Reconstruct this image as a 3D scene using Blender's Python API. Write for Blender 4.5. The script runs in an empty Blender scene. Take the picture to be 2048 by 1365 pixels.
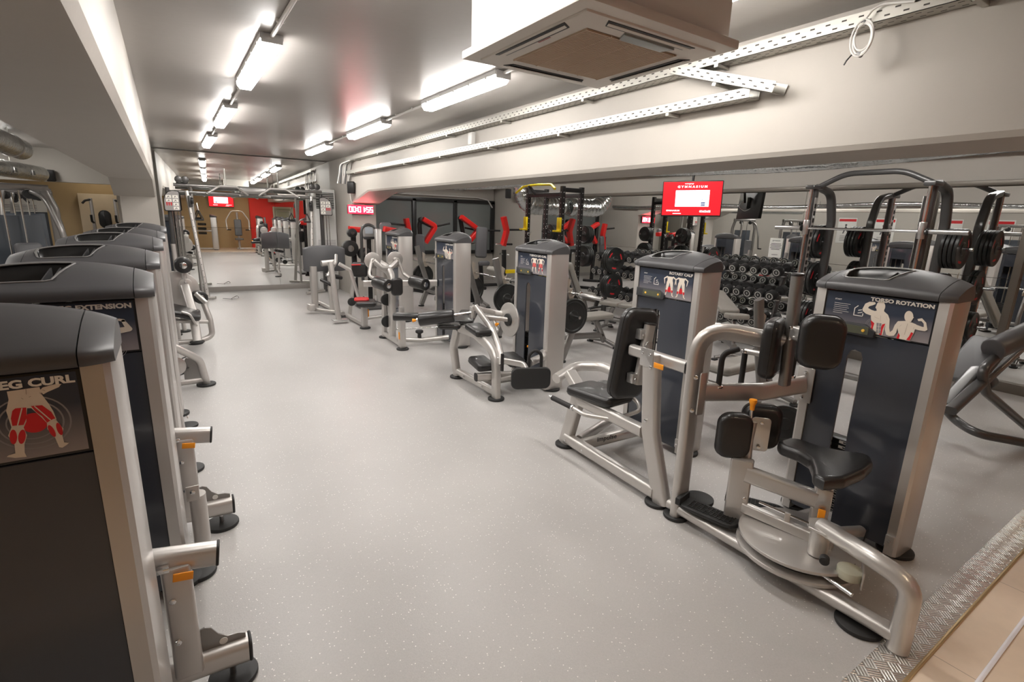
import bpy, bmesh, math, random
from mathutils import Vector, Matrix
random.seed(7)
PI = math.pi
SC = bpy.context.scene
COL = SC.collection

# ------------------------------------------------------------------ camera
FPX = 1019.14
CAMZ = 1.8
RR = ((0.83592471, -0.10342672, 0.53901095),
      (-0.5480267, -0.21087114, 0.80944432),
      (0.02994369, -0.97202689, -0.232953))
cam_data = bpy.data.cameras.new('camera')
cam_data.sensor_width = 36.0
cam_data.lens = FPX / 2048 * 36.0
cam_data.clip_start = 0.05
cam_data.clip_end = 200
cam = bpy.data.objects.new('camera', cam_data)
COL.objects.link(cam)
# columns: camera x, y(up), z(back) in world space
m = Matrix(((RR[0][0], -RR[0][1], -RR[0][2], 0), (RR[1][0], -RR[1][1], -RR[1][2], 0), (RR[2][0], -RR[2][1], -RR[2][2], CAMZ), (0, 0, 0, 1)))
# the measured frame looks along +Y: x right, y depth, z up
cam.matrix_world = m
SC.camera = cam

def P(px, py, X=None, Y=None, Z=None):
    """the point of the room seen at a photo pixel, on a known plane"""
    v = ((px - 1024), (py - 682.5), FPX)
    r = [sum(RR[i][j] * v[j] for j in range(3)) for i in range(3)]
    if Z is not None: t = (Z - CAMZ) / r[2]
    elif Y is not None: t = Y / r[1]
    else: t = X / r[0]
    return Vector((r[0] * t, r[1] * t, CAMZ + r[2] * t))

# ------------------------------------------------------------------ world, exposure
W = bpy.data.worlds.new('world'); SC.world = W; W.use_nodes = True
W.node_tree.nodes['Background'].inputs[0].default_value = (0.95, 0.93, 0.9, 1)
W.node_tree.nodes['Background'].inputs[1].default_value = 0.05
SC.view_settings.view_transform = 'Standard'
SC.view_settings.look = 'None'
SC.view_settings.gamma = 1.0
SC.view_settings.exposure = 0.85
SC.view_settings.use_curve_mapping = False

# ------------------------------------------------------------------ main dimensions
ZC = 3.0        # ceiling
XL = -0.14      # inner face of the left beam
XR = 3.34       # inner face of the right beam
YM = 13.2       # end wall with the mirror
XW = 8.0        # right outer wall with mirrors
XO = -4.6       # left outer wall
YB = -2.6       # wall behind the tiled strip
TUBE = 24.0     # emission of the ceiling tubes

# ------------------------------------------------------------------ materials
MATS = {}
def mat(name, col, rough=0.5, metal=0.0, bump=0.0, bscale=60.0, vary=0.0, vscale=6.0, coat=0.0, emit=None, estr=0.0, spec=None):
    if name in MATS: return MATS[name]
    M = bpy.data.materials.new(name); M.use_nodes = True
    nt = M.node_tree; b = nt.nodes['Principled BSDF']
    b.inputs['Base Color'].default_value = (*col, 1)
    b.inputs['Roughness'].default_value = rough
    b.inputs['Metallic'].default_value = metal
    if coat: b.inputs['Coat Weight'].default_value = coat; b.inputs['Coat Roughness'].default_value = 0.08
    if spec is not None: b.inputs['Specular IOR Level'].default_value = spec
    if emit: b.inputs['Emission Color'].default_value = (*emit, 1); b.inputs['Emission Strength'].default_value = estr
    if bump or vary:
        tc = nt.nodes.new('ShaderNodeTexCoord')
    if vary:
        n = nt.nodes.new('ShaderNodeTexNoise'); n.inputs['Scale'].default_value = vscale; n.inputs['Detail'].default_value = 4
        nt.links.new(tc.outputs['Object'], n.inputs['Vector'])
        mr = nt.nodes.new('ShaderNodeMapRange'); mr.inputs['To Min'].default_value = 1 - vary; mr.inputs['To Max'].default_value = 1 + vary
        nt.links.new(n.outputs['Fac'], mr.inputs['Value'])
        mx = nt.nodes.new('ShaderNodeVectorMath'); mx.operation = 'SCALE'; mx.inputs[0].default_value = col
        nt.links.new(mr.outputs[0], mx.inputs['Scale']); nt.links.new(mx.outputs[0], b.inputs['Base Color'])
    if bump:
        n2 = nt.nodes.new('ShaderNodeTexNoise'); n2.inputs['Scale'].default_value = bscale; n2.inputs['Detail'].default_value = 5
        nt.links.new(tc.outputs['Object'], n2.inputs['Vector'])
        bp = nt.nodes.new('ShaderNodeBump'); bp.inputs['Strength'].default_value = bump; bp.inputs['Distance'].default_value = 0.01
        nt.links.new(n2.outputs['Fac'], bp.inputs['Height']); nt.links.new(bp.outputs[0], b.inputs['Normal'])
    MATS[name] = M
    return M

SILVER = mat('silver_paint', (0.56, 0.535, 0.51), 0.34, 0.62, bump=0.02, bscale=400, vary=0.03, coat=0.25)
SILVER2 = mat('grey_paint', (0.27, 0.26, 0.25), 0.36, 0.7, vary=0.04, coat=0.2)
CHROME = mat('chrome', (0.75, 0.75, 0.75), 0.12, 1.0, vary=0.02)
ALU = mat('brushed_aluminium', (0.62, 0.61, 0.60), 0.3, 0.9, vary=0.05, vscale=20)
GALV = mat('galvanised_steel', (0.44, 0.425, 0.385), 0.42, 0.5, vary=0.05, vscale=3)
PANEL = mat('dark_acrylic', (0.040, 0.045, 0.058), 0.20, 0.0, coat=0.5, vary=0.05, vscale=2)
CAPM = mat('cap_plastic', (0.072, 0.071, 0.074), 0.40, 0.0, bump=0.03, bscale=900, vary=0.04)
CAPD = mat('tray_plastic', (0.018, 0.018, 0.018), 0.28, vary=0.05)
VINYL = mat('black_vinyl', (0.016, 0.015, 0.015), 0.34, bump=0.10, bscale=220, vary=0.08, coat=0.15)
GVINYL = mat('grey_vinyl', (0.29, 0.275, 0.245), 0.42, bump=0.06, bscale=200, vary=0.05)
DVINYL = mat('charcoal_vinyl', (0.10, 0.10, 0.105), 0.4, bump=0.06, bscale=200, vary=0.05)
RVINYL = mat('red_vinyl', (0.55, 0.02, 0.02), 0.4, bump=0.05, bscale=200)
FOAM = mat('foam_grip', (0.02, 0.018, 0.018), 0.7, bump=0.15, bscale=300, vary=0.05)
RUBBER = mat('black_rubber', (0.018, 0.018, 0.018), 0.55, bump=0.05, bscale=200, vary=0.08)
IRON = mat('plate_iron', (0.022, 0.023, 0.022), 0.36, 0.1, bump=0.04, bscale=120, vary=0.1)
BLACKP = mat('black_paint', (0.02, 0.019, 0.019), 0.35, 0.2, vary=0.05)
CHARC = mat('charcoal_paint', (0.085, 0.083, 0.082), 0.36, 0.5, vary=0.04, coat=0.2)
YELLOW = mat('yellow_paint', (0.85, 0.62, 0.01), 0.4, vary=0.03)
REDP = mat('red_paint', (0.62, 0.015, 0.012), 0.3, vary=0.03, coat=0.4)
ORANGE = mat('orange_plastic', (0.95, 0.34, 0.01), 0.45, vary=0.02)
WHITEP = mat('white_plastic', (0.78, 0.77, 0.74), 0.4, vary=0.02)
WHITEI = mat('white_print', (0.85, 0.82, 0.76), 0.5)
CREAM = mat('figure_print', (0.74, 0.66, 0.56), 0.5)
CREAM2 = mat('figure_line_print', (0.36, 0.28, 0.24), 0.5)
REDI = mat('red_print', (0.62, 0.012, 0.02), 0.45)
GREYI = mat('grey_print', (0.26, 0.25, 0.26), 0.5)
DARKI = mat('dark_print', (0.04, 0.04, 0.05), 0.5)
GLASSD = mat('lcd', (0.10, 0.105, 0.075), 0.2)
STEEL = mat('weight_steel', (0.03, 0.03, 0.03), 0.4, 0.2)
SLOTM = mat('slot_backing', (0.30, 0.31, 0.33), 0.35, 0.2)
BELT = mat('green_black_belt', (0.03, 0.035, 0.03), 0.6)
WALLP = mat('greige_wall_paint', (0.47, 0.44, 0.395), 0.55, bump=0.06, bscale=25, vary=0.02)
BEAMP = mat('greige_beam_paint', (0.43, 0.40, 0.36), 0.55, bump=0.10, bscale=18, vary=0.025)
CEILP = mat('grey_ceiling_paint', (0.37, 0.345, 0.325), 0.28, bump=0.10, bscale=12, vary=0.03)
TANP = mat('tan_wall_paint', (0.46, 0.33, 0.17), 0.55, bump=0.04, bscale=25, vary=0.04)
REDW = mat('red_wall_paint', (0.75, 0.025, 0.012), 0.5, bump=0.04, bscale=25, vary=0.03)
MIRROR = mat('mirror_silvering', (0.90, 0.91, 0.895), 0.008, 1.0)
SEAM = mat('seam', (0.30, 0.30, 0.29), 0.4)
FRAMEM = mat('brown_frame', (0.16, 0.14, 0.115), 0.4, 0.3, vary=0.04)
DGLASS = mat('dark_window_glass', (0.20, 0.22, 0.215), 0.07, 0.0, coat=0.6, vary=0.15, vscale=1.2)
PVC = mat('pale_conduit', (0.60, 0.58, 0.55), 0.4)
LENS = mat('lit_lens', (0.9, 0.9, 0.9), 0.4, emit=(1.0, 0.965, 0.925), estr=TUBE)

def floor_mat():
    M = bpy.data.materials.new('speckled_rubber_floor'); M.use_nodes = True; nt = M.node_tree; b = nt.nodes['Principled BSDF']
    L = nt.links.new; N = nt.nodes.new
    tc = N('ShaderNodeTexCoord')
    n1 = N('ShaderNodeTexNoise'); n1.inputs['Scale'].default_value = 1.1; n1.inputs['Detail'].default_value = 5
    n2 = N('ShaderNodeTexNoise'); n2.inputs['Scale'].default_value = 160; n2.inputs['Detail'].default_value = 3
    L(tc.outputs['Object'], n1.inputs['Vector']); L(tc.outputs['Object'], n2.inputs['Vector'])
    r1 = N('ShaderNodeMapRange'); r1.inputs['From Min'].default_value = .3; r1.inputs['From Max'].default_value = .7; r1.inputs['To Min'].default_value = .93; r1.inputs['To Max'].default_value = 1.05
    r2 = N('ShaderNodeMapRange'); r2.inputs['To Min'].default_value = .9; r2.inputs['To Max'].default_value = 1.1
    L(n1.outputs['Fac'], r1.inputs['Value']); L(n2.outputs['Fac'], r2.inputs['Value'])
    mu = N('ShaderNodeMath'); mu.operation = 'MULTIPLY'; L(r1.outputs[0], mu.inputs[0]); L(r2.outputs[0], mu.inputs[1])
    sc = N('ShaderNodeVectorMath'); sc.operation = 'SCALE'; sc.inputs[0].default_value = (0.44, 0.425, 0.412); L(mu.outputs[0], sc.inputs['Scale'])
    vo = N('ShaderNodeTexVoronoi'); vo.inputs['Scale'].default_value = 62; L(tc.outputs['Object'], vo.inputs['Vector'])
    wn = N('ShaderNodeSeparateColor'); L(vo.outputs['Color'], wn.inputs[0])
    lt = N('ShaderNodeMath'); lt.operation = 'LESS_THAN'; L(vo.outputs['Distance'], lt.inputs[0]); lt.inputs[1].default_value = 0.17
    gt = N('ShaderNodeMath'); gt.operation = 'GREATER_THAN'; L(wn.outputs[0], gt.inputs[0]); gt.inputs[1].default_value = 0.66
    an = N('ShaderNodeMath'); an.operation = 'MULTIPLY'; L(lt.outputs[0], an.inputs[0]); L(gt.outputs[0], an.inputs[1])
    mx = N('ShaderNodeMix'); mx.data_type = 'RGBA'; L(an.outputs[0], mx.inputs[0]); L(sc.outputs[0], mx.inputs[6]); mx.inputs[7].default_value = (.82, .80, .76, 1)
    L(mx.outputs[2], b.inputs['Base Color'])
    r3 = N('ShaderNodeMapRange'); r3.inputs['To Min'].default_value = .30; r3.inputs['To Max'].default_value = .46; L(n1.outputs['Fac'], r3.inputs['Value']); L(r3.outputs[0], b.inputs['Roughness'])
    bp = N('ShaderNodeBump'); bp.inputs['Strength'].default_value = .08; bp.inputs['Distance'].default_value = .01; L(n2.outputs['Fac'], bp.inputs['Height']); L(bp.outputs[0], b.inputs['Normal'])
    b.inputs['Specular IOR Level'].default_value = 0.6
    return M
FLOORM = floor_mat()

def tile_mat():
    M = bpy.data.materials.new('beige_floor_tiles'); M.use_nodes = True; nt = M.node_tree; b = nt.nodes['Principled BSDF']
    L = nt.links.new; N = nt.nodes.new
    tc = N('ShaderNodeTexCoord'); mp = N('ShaderNodeMapping'); mp.inputs['Rotation'].default_value = (0, 0, 0)
    L(tc.outputs['Object'], mp.inputs[0])
    br = N('ShaderNodeTexBrick'); br.offset = .5; br.inputs['Scale'].default_value = 1.0; br.inputs['Brick Width'].default_value = .9; br.inputs['Row Height'].default_value = .45
    br.inputs['Mortar Size'].default_value = .002; br.inputs['Color1'].default_value = (.78, .63, .49, 1); br.inputs['Color2'].default_value = (.74, .60, .47, 1); br.inputs['Mortar'].default_value = (.40, .31, .24, 1)
    L(mp.outputs[0], br.inputs['Vector'])
    n = N('ShaderNodeTexNoise'); n.inputs['Scale'].default_value = 9; n.inputs['Detail'].default_value = 6; L(tc.outputs['Object'], n.inputs['Vector'])
    r = N('ShaderNodeMapRange'); r.inputs['To Min'].default_value = .88; r.inputs['To Max'].default_value = 1.1; L(n.outputs['Fac'], r.inputs['Value'])
    s = N('ShaderNodeVectorMath'); s.operation = 'SCALE'; L(br.outputs[0], s.inputs[0]); L(r.outputs[0], s.inputs['Scale']); L(s.outputs[0], b.inputs['Base Color'])
    b.inputs['Roughness'].default_value = .35
    return M
TILEM = tile_mat()

def tread_mat():
    """diamond plate: alternating groups of five short raised bars"""
    M = bpy.data.materials.new('five_bar_tread_plate'); M.use_nodes = True; nt = M.node_tree; b = nt.nodes['Principled BSDF']
    L = nt.links.new; N = nt.nodes.new
    b.inputs['Metallic'].default_value = .8; b.inputs['Roughness'].default_value = .27; b.inputs['Base Color'].default_value = (.92, .90, .86, 1)
    tc = N('ShaderNodeTexCoord')
    # cells of 6 cm; five bars in each, turned 90 degrees from cell to cell
    ch = N('ShaderNodeTexChecker'); ch.inputs['Scale'].default_value = 1 / .05
    mr = N('ShaderNodeMapping'); mr.inputs['Rotation'].default_value = (0, 0, math.radians(45)); L(tc.outputs['Object'], mr.inputs[0]); L(mr.outputs[0], ch.inputs['Vector'])
    def wave(rot):
        mp = N('ShaderNodeMapping'); mp.inputs['Rotation'].default_value = (0, 0, math.radians(45)); L(tc.outputs['Object'], mp.inputs[0])
        w = N('ShaderNodeTexWave'); w.inputs['Scale'].default_value = 25; w.bands_direction = rot; L(mp.outputs[0], w.inputs['Vector']); return w
    a, c = wave('X'), wave('Y')
    mx = N('ShaderNodeMix'); mx.data_type = 'FLOAT'; L(ch.outputs['Fac'], mx.inputs[0]); L(a.outputs['Fac'], mx.inputs[2]); L(c.outputs['Fac'], mx.inputs[3])
    pw = N('ShaderNodeMath'); pw.operation = 'POWER'; L(mx.outputs[0], pw.inputs[0]); pw.inputs[1].default_value = 2.5
    bp = N('ShaderNodeBump'); bp.inputs['Strength'].default_value = .9; bp.inputs['Distance'].default_value = .006; L(pw.outputs[0], bp.inputs['Height']); L(bp.outputs[0], b.inputs['Normal'])
    return M
TREADM = tread_mat()

def foil_mat():
    M = bpy.data.materials.new('duct_foil'); M.use_nodes = True; nt = M.node_tree; b = nt.nodes['Principled BSDF']
    L = nt.links.new; N = nt.nodes.new
    b.inputs['Metallic'].default_value = 1; b.inputs['Roughness'].default_value = .18; b.inputs['Base Color'].default_value = (.62, .64, .64, 1)
    tc = N('ShaderNodeTexCoord'); n = N('ShaderNodeTexNoise'); n.inputs['Scale'].default_value = 7; n.inputs['Detail'].default_value = 4; n.inputs['Distortion'].default_value = 1.5
    L(tc.outputs['Object'], n.inputs['Vector']); bp = N('ShaderNodeBump'); bp.inputs['Strength'].default_value = .5; bp.inputs['Distance'].default_value = .03
    L(n.outputs['Fac'], bp.inputs['Height']); L(bp.outputs[0], b.inputs['Normal'])
    return M
FOIL = foil_mat()

def placard_mat():
    M = bpy.data.materials.new('placard_print'); M.use_nodes = True; nt = M.node_tree; b = nt.nodes['Principled BSDF']
    L = nt.links.new; N = nt.nodes.new
    tc = N('ShaderNodeTexCoord'); sp = N('ShaderNodeSeparateXYZ'); L(tc.outputs['UV'], sp.inputs[0])
    cr = N('ShaderNodeValToRGB'); L(sp.outputs['X'], cr.inputs[0])
    cr.color_ramp.elements[0].color = (.30, .27, .28, 1); cr.color_ramp.elements[1].color = (.035, .045, .07, 1); cr.color_ramp.elements[1].position = .62
    L(cr.outputs[0], b.inputs['Base Color']); b.inputs['Roughness'].default_value = .3
    return M
PLACM = placard_mat()

# ------------------------------------------------------------------ mesh builder
def fillet(pts, r, n=7):
    """polyline with rounded corners"""
    pts = [Vector(p) for p in pts]
    if not hasattr(r, '__len__'): r = [r] * len(pts)
    out = [pts[0]]
    for i in range(1, len(pts) - 1):
        a, b, c = pts[i - 1], pts[i], pts[i + 1]
        u, v = (a - b), (c - b); lu, lv = u.length, v.length
        if lu < 1e-6 or lv < 1e-6 or r[i] <= 0: out.append(b); continue
        u /= lu; v /= lv
        ang = u.angle(v)
        if ang > PI - .03: out.append(b); continue
        t = min(r[i] / math.tan(ang / 2), lu * .48, lv * .48)
        p0, p1 = b + u * t, b + v * t
        for k in range(n + 1):
            s = k / n
            out.append(p0 * (1 - s) ** 2 + b * 2 * s * (1 - s) + p1 * s * s)
    out.append(pts[-1])
    return out

def rrect(w, h, r, n=4):
    r = min(r, w * .4999, h * .4999); o = []
    for cx, cy, a0 in ((w/2 - r, h/2 - r, 0), (-w/2 + r, h/2 - r, PI/2), (-w/2 + r, -h/2 + r, PI), (w/2 - r, -h/2 + r, 1.5 * PI)):
        for k in range(n + 1):
            a = a0 + PI/2 * k / n
            o.append((cx + r * math.cos(a), cy + r * math.sin(a)))
    return o

def circ(r, n=20):
    return [(r * math.cos(2*PI*k/n), r * math.sin(2*PI*k/n)) for k in range(n)]

def frame(z, up=(0, 0, 1)):
    z = Vector(z).normalized(); u = Vector(up)
    if abs(z.dot(u.normalized())) > .98: u = Vector((0, 1, 0)) if abs(z.y) < .9 else Vector((1, 0, 0))
    x = u.cross(z).normalized(); y = z.cross(x)
    return x, y, z

def TM(origin, z, up=(0, 0, 1)):
    """matrix: local z along z, local y near up"""
    x, y, z = frame(z, up)
    o = Vector(origin)
    return Matrix(((x.x, y.x, z.x, o.x), (x.y, y.y, z.y, o.y), (x.z, y.z, z.z, o.z), (0, 0, 0, 1)))

class MB:
    def __init__(s, M=None):
        s.v = []; s.f = []; s.m = []; s.M = M or Matrix(); s.mi = 0; s.uv = {}
    def add(s, vs, fs, M=None):
        o = len(s.v); T = s.M @ M if M is not None else s.M
        s.v += [T @ Vector(p) for p in vs]
        s.f += [[i + o for i in f] for f in fs]; s.m += [s.mi] * len(fs)
        return s
    def rings(s, rings, M=None, cap=True, closed=True):
        n = len(rings[0]); vs = [p for r in rings for p in r]; fs = []
        for i in range(len(rings) - 1):
            for k in range(n if closed else n - 1):
                a, b = i * n + k, i * n + (k + 1) % n
                fs.append((a, b, b + n, a + n))
        if cap:
            fs.append(tuple(reversed(range(n)))); fs.append(tuple(range((len(rings) - 1) * n, len(rings) * n)))
        return s.add(vs, fs, M)
    def prism(s, outline, z0, z1, bev=0.0, M=None, seg=3, bev0=None):
        """outline (ccw) extruded z0..z1 with rounded rims"""
        b0 = bev if bev0 is None else bev0
        n = len(outline); nor = []
        for i in range(n):
            ax, ay = outline[i - 1]; bx, by = outline[i]; cx, cy = outline[(i + 1) % n]
            e1 = Vector((by - ay, ax - bx)); e2 = Vector((cy - by, bx - cx))
            if e1.length > 1e-9: e1.normalize()
            if e2.length > 1e-9: e2.normalize()
            q = e1 + e2
            if q.length < 1e-6: q = e1
            q.normalize(); d = max(.5, q.dot(e1)); nor.append(q / d)
        R = []
        def ring(ins, z): R.append([(outline[i][0] - nor[i].x * ins, outline[i][1] - nor[i].y * ins, z) for i in range(n)])
        if b0 > 0:
            for k in range(seg): a = PI/2 * k / seg; ring(b0 * (1 - math.sin(a)), z0 + b0 * (1 - math.cos(a)))
        ring(0, z0 + b0)
        ring(0, z1 - bev)
        if bev > 0:
            for k in range(1, seg + 1): a = PI/2 * k / seg; ring(bev * (1 - math.cos(a)), z1 - bev + bev * math.sin(a))
        return s.rings(R, M)
    def box(s, c, d, bev=0.0, rot=None):
        M = Matrix.Translation(Vector(c))
        if rot is not None: M = M @ rot
        if bev: return s.prism(rrect(d[0], d[1], max(bev, .0005), 3), -d[2]/2, d[2]/2, bev, M, 2)
        x, y, z = d[0]/2, d[1]/2, d[2]/2
        return s.add([(-x,-y,-z),(x,-y,-z),(x,y,-z),(-x,y,-z),(-x,-y,z),(x,-y,z),(x,y,z),(-x,y,z)],
                     [(0,3,2,1),(4,5,6,7),(0,1,5,4),(1,2,6,5),(2,3,7,6),(3,0,4,7)], M)
    def sweep(s, path, prof, up=(0, 0, 1), cap=True, scale=None):
        path = [Vector(p) for p in path]; N = len(path); R = []
        t0 = (path[1] - path[0]).normalized(); x, y, _ = frame(t0, up); prev = t0
        for i, p in enumerate(path):
            if i == 0: t = t0; tb = t0; k = 1
            elif i == N - 1: t = (path[-1] - path[-2]).normalized(); k = 1
            else:
                a = (path[i] - path[i-1]).normalized(); b = (path[i+1] - path[i]).normalized(); t = (a + b)
                t = t.normalized() if t.length > 1e-6 else a
                k = 1
            q = prev.rotation_difference(t); x = q @ x; y = q @ y; prev = t
            sc = scale[i] if scale else 1
            R.append([p + x * a * sc + y * b * sc for a, b in prof])
        return s.rings(R, None, cap)
    def tube(s, pts, r, fr=.06, n=16, seg=7):
        return s.sweep(fillet(pts, fr, seg), circ(r, n))
    def rtube(s, pts, w, h, r=.02, up=(0, 0, 1), fr=.06, seg=7):
        """rounded rectangular tube: h along up, w across"""
        return s.sweep(fillet(pts, fr, seg), rrect(w, h, r), up)
    def cyl(s, p0, p1, r, r2=None, n=24, bev=0.0):
        p0, p1 = Vector(p0), Vector(p1); L = (p1 - p0).length; r2 = r if r2 is None else r2
        M = TM(p0, p1 - p0)
        if bev:
            prof = [(r - bev, 0), (r - bev * .3, bev * .3), (r, bev), (r2, L - bev), (r2 - bev * .3, L - bev * .3), (r2 - bev, L)]
        else: prof = [(r, 0), (r2, L)]
        return s.rings([[(a * math.cos(2*PI*k/n), a * math.sin(2*PI*k/n), z) for k in range(n)] for a, z in prof], M)
    def lathe(s, prof, M=None, n=28):
        return s.rings([[(max(a, 1e-4) * math.cos(2*PI*k/n), max(a, 1e-4) * math.sin(2*PI*k/n), z) for k in range(n)] for a, z in prof], M)
    def sphere(s, c, r, n=14, sc=(1, 1, 1)):
        R = []
        for i in range(1, n // 2):
            a = PI * i / (n // 2); R.append([(r*sc[0] * math.sin(a) * math.cos(2*PI*k/n), r*sc[1] * math.sin(a) * math.sin(2*PI*k/n), -r*sc[2] * math.cos(a)) for k in range(n)])
        return s.rings(R, Matrix.Translation(Vector(c)))
    def poly(s, pts, M=None):
        return s.add([(p[0], p[1], p[2] if len(p) > 2 else 0) for p in pts], [tuple(range(len(pts)))], M)
    def build(s, name, mats, parent=None, smooth=True, ang=38, base=None, uvbox=False):
        me = bpy.data.meshes.new(name)
        o = Vector((0, 0, 0))
        if parent is not None: o = Vector(parent['_o'])
        if base is not None: o = Vector(base)
        me.from_pydata([tuple(p - o) for p in s.v], [], s.f)
        if not isinstance(mats, (list, tuple)): mats = [mats]
        for q in mats: me.materials.append(q)
        for p, i in zip(me.polygons, s.m): p.material_index = i
        if smooth:
            me.polygons.foreach_set('use_smooth', [True] * len(me.polygons))
            me.set_sharp_from_angle(angle=math.radians(ang))
        me.update()
        ob = bpy.data.objects.new(name, me); COL.objects.link(ob)
        if parent is not None:
            ob.parent = parent
            if base is not None: ob.location = o - Vector(parent['_o'])
            else: ob.location = (0, 0, 0)
        elif base is not None: ob.location = o
        ob['_o'] = tuple(o)
        return ob

def thing(name, loc, label, cat, group=None):
    o = bpy.data.objects.new(name, None); COL.objects.link(o); o.location = loc; o.empty_display_size = .1
    o['_o'] = tuple(loc); o['label'] = label; o['category'] = cat
    if group: o['group'] = group
    return o
def tag(o, label, cat, group=None, kind=None):
    o['label'] = label; o['category'] = cat
    if group: o['group'] = group
    if kind: o['kind'] = kind
    return o
def struct(o):
    o['kind'] = 'structure'; return o
def dup(root, loc, label=None, group=None, rotz=None):
    r = root.copy(); COL.objects.link(r); r.location = loc
    if rotz is not None: r.rotation_euler = (0, 0, rotz)
    if label: r['label'] = label
    if group: r['group'] = group
    for ch in list(root.children):
        c = ch.copy(); COL.objects.link(c); c.parent = r
        for g in list(ch.children):
            d = g.copy(); COL.objects.link(d); d.parent = c
    return r

def text_mb(mb, body, size, M, weight=0.0, sx=1.0, align='LEFT', mi=None):
    """lettering as flat mesh, appended to a builder; local x right, y up, z out"""
    cu = bpy.data.curves.new('lettering', 'FONT'); cu.body = body; cu.size = size; cu.offset = weight; cu.align_x = align; cu.resolution_u = 3
    ob = bpy.data.objects.new('lettering', cu); COL.objects.link(ob)
    dg = bpy.context.evaluated_depsgraph_get(); me = bpy.data.meshes.new_from_object(ob.evaluated_get(dg))
    if mi is not None: k = mb.mi; mb.mi = mi
    mb.add([(v.co.x * sx, v.co.y, 0) for v in me.vertices], [tuple(p.vertices) for p in me.polygons], M)
    if mi is not None: mb.mi = k
    bpy.data.objects.remove(ob); bpy.data.curves.remove(cu); bpy.data.meshes.remove(me)

def bm_cut(obj, cutter):
    """carve one mesh with another, then drop the cutter"""
    md = obj.modifiers.new('cut', 'BOOLEAN'); md.operation = 'DIFFERENCE'; md.object = cutter; md.solver = 'EXACT'
    try: md.material_mode = 'TRANSFER'
    except Exception: pass
    dg = bpy.context.evaluated_depsgraph_get(); dg.update()
    me = bpy.data.meshes.new_from_object(obj.evaluated_get(dg))
    obj.modifiers.clear(); old = obj.data; obj.data = me; bpy.data.meshes.remove(old)
    cm = cutter.data; bpy.data.objects.remove(cutter); bpy.data.meshes.remove(cm)
    return obj

# ================================================================== the room
def slab(name, a, b, mt, bev=0, ang=38):
    mb = MB(); c = [(a[i] + b[i]) / 2 for i in range(3)]; d = [abs(b[i] - a[i]) for i in range(3)]
    mb.box(c, d, bev); return struct(mb.build(name, mt, base=c, ang=ang))

# mirror wall: turned a little, so the reflected room leans to the right
MA = math.radians(1.6); MN = Vector((math.sin(MA), math.cos(MA), 0)); MC = Vector((1.6, YM, 0))
def real(p):
    """point whose reflection in the end mirror is p"""
    p = Vector(p); return p - MN * 2 * (p - MC).dot(MN)

slab('floor', (XO, .60, -.12), (XW, 17.2, 0), FLOORM)
tl = MB(); tl.box((0, 0, 0), (XW - XO, .53 - YB + .3, .12)); struct(tl.build('floor', TILEM, base=((XW + XO) / 2, 0, 0)))
bpy.context.view_layer.update()
COL.objects['floor.001'].location = ((XW + XO) / 2, (.53 + YB) / 2 - .15, -.06)
# the strip of tread plate between rubber and tiles
st = MB(); st.prism([(XO, .52), (XW, .52), (XW, .655), (XO, .655)], -.05, .006, .002)
struct(st.build('trim_1', TREADM, base=(0, 0, 0)))
st = MB(); st.box(((XW + XO) / 2, .513, -.003), (XW - XO, .016, .02), .004)
struct(st.build('trim_2', mat('brass_edge', (.55, .40, .22), .35, .8), base=(0, .513, 0)))
st = MB(); st.box(((XW + XO) / 2, .35, .002), (XW - XO, .018, .008), .002)
struct(st.build('trim_3', mat('white_line', (.85, .83, .88), .25), base=(0, .35, 0)))

slab('ceiling', (XO, -3, ZC), (XW, 17.2, ZC + .15), CEILP)
slab('wall_back', (-.60, YM + .16, 0), (3.86, YM + .34, ZC), WALLP)

# beams: soffit profile runs along Y
def beam(name, x0, x1, z0, y0, y1, hy, hz, lip):
    """box beam whose underside drops in a haunch towards the column"""
    mb = MB()
    sec = [(y0, z0), (hy, z0), (y1, hz)]
    R = []
    for y, z in sec:
        s = 1 if x1 > x0 else -1
        R.append([(x0, y, ZC), (x0, y, z + lip), (x0 + s * lip * .55, y, z), (x1, y, z), (x1, y, ZC)])
    if x1 < x0: R = [list(reversed(r)) for r in R]
    mb.rings(R)
    return struct(mb.build(name, BEAMP, base=((x0 + x1) / 2, (y0 + y1) / 2, ZC), ang=20))
beam('wall_beam_left', XL, -.78, 2.285, -3, 12.0, 11.3, 2.0, .045)
beam('wall_beam_right', XR, 3.92, 2.245, -3, 11.4, 10.3, 2.02, .03)
slab('wall_column_left', (-.70, 12.0, 0), (XL, 12.55, ZC), BEAMP)
slab('wall_column_right', (XR, 11.4, 0), (3.86, YM + .3, ZC), BEAMP)
slab('wall_left_return', (-.78, 12.55, 0), (-.60, 17.0, ZC), WALLP)
slab('wall_beam_cross', (XO, -.35, 2.62), (XW, .15, ZC), BEAMP)
slab('wall_beam_bay', (7.55, -3, 2.72), (XW, YM, ZC), BEAMP)
slab('wall_beam_bay_cross', (3.92, 12.6, 2.62), (XW, YM, ZC), BEAMP)
slab('wall_right', (XW + .03, -3, 0), (XW + .2, YM + .3, ZC), WALLP)
slab('wall_far_right', (3.86, YM, 0), (XW, YM + .2, ZC), WALLP)
slab('wall_left', (XO - .2, -3, 0), (XO, 17.2, ZC), WALLP)
slab('wall_far_left', (XO, 17.0, 0), (-.60, 17.2, ZC), TANP)
slab('wall_lintel_left', (XO, 15.4, 2.30), (-.78, 15.7, ZC), WALLP)
slab('wall_tan', (XO, YB - .2, 0), (XW, YB, ZC), TANP)
slab('baseboard_right', (3.86, YM - .02, 0), (XW, YM, .10), mat('grey_baseboard', (.36, .34, .32), .5))

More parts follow.
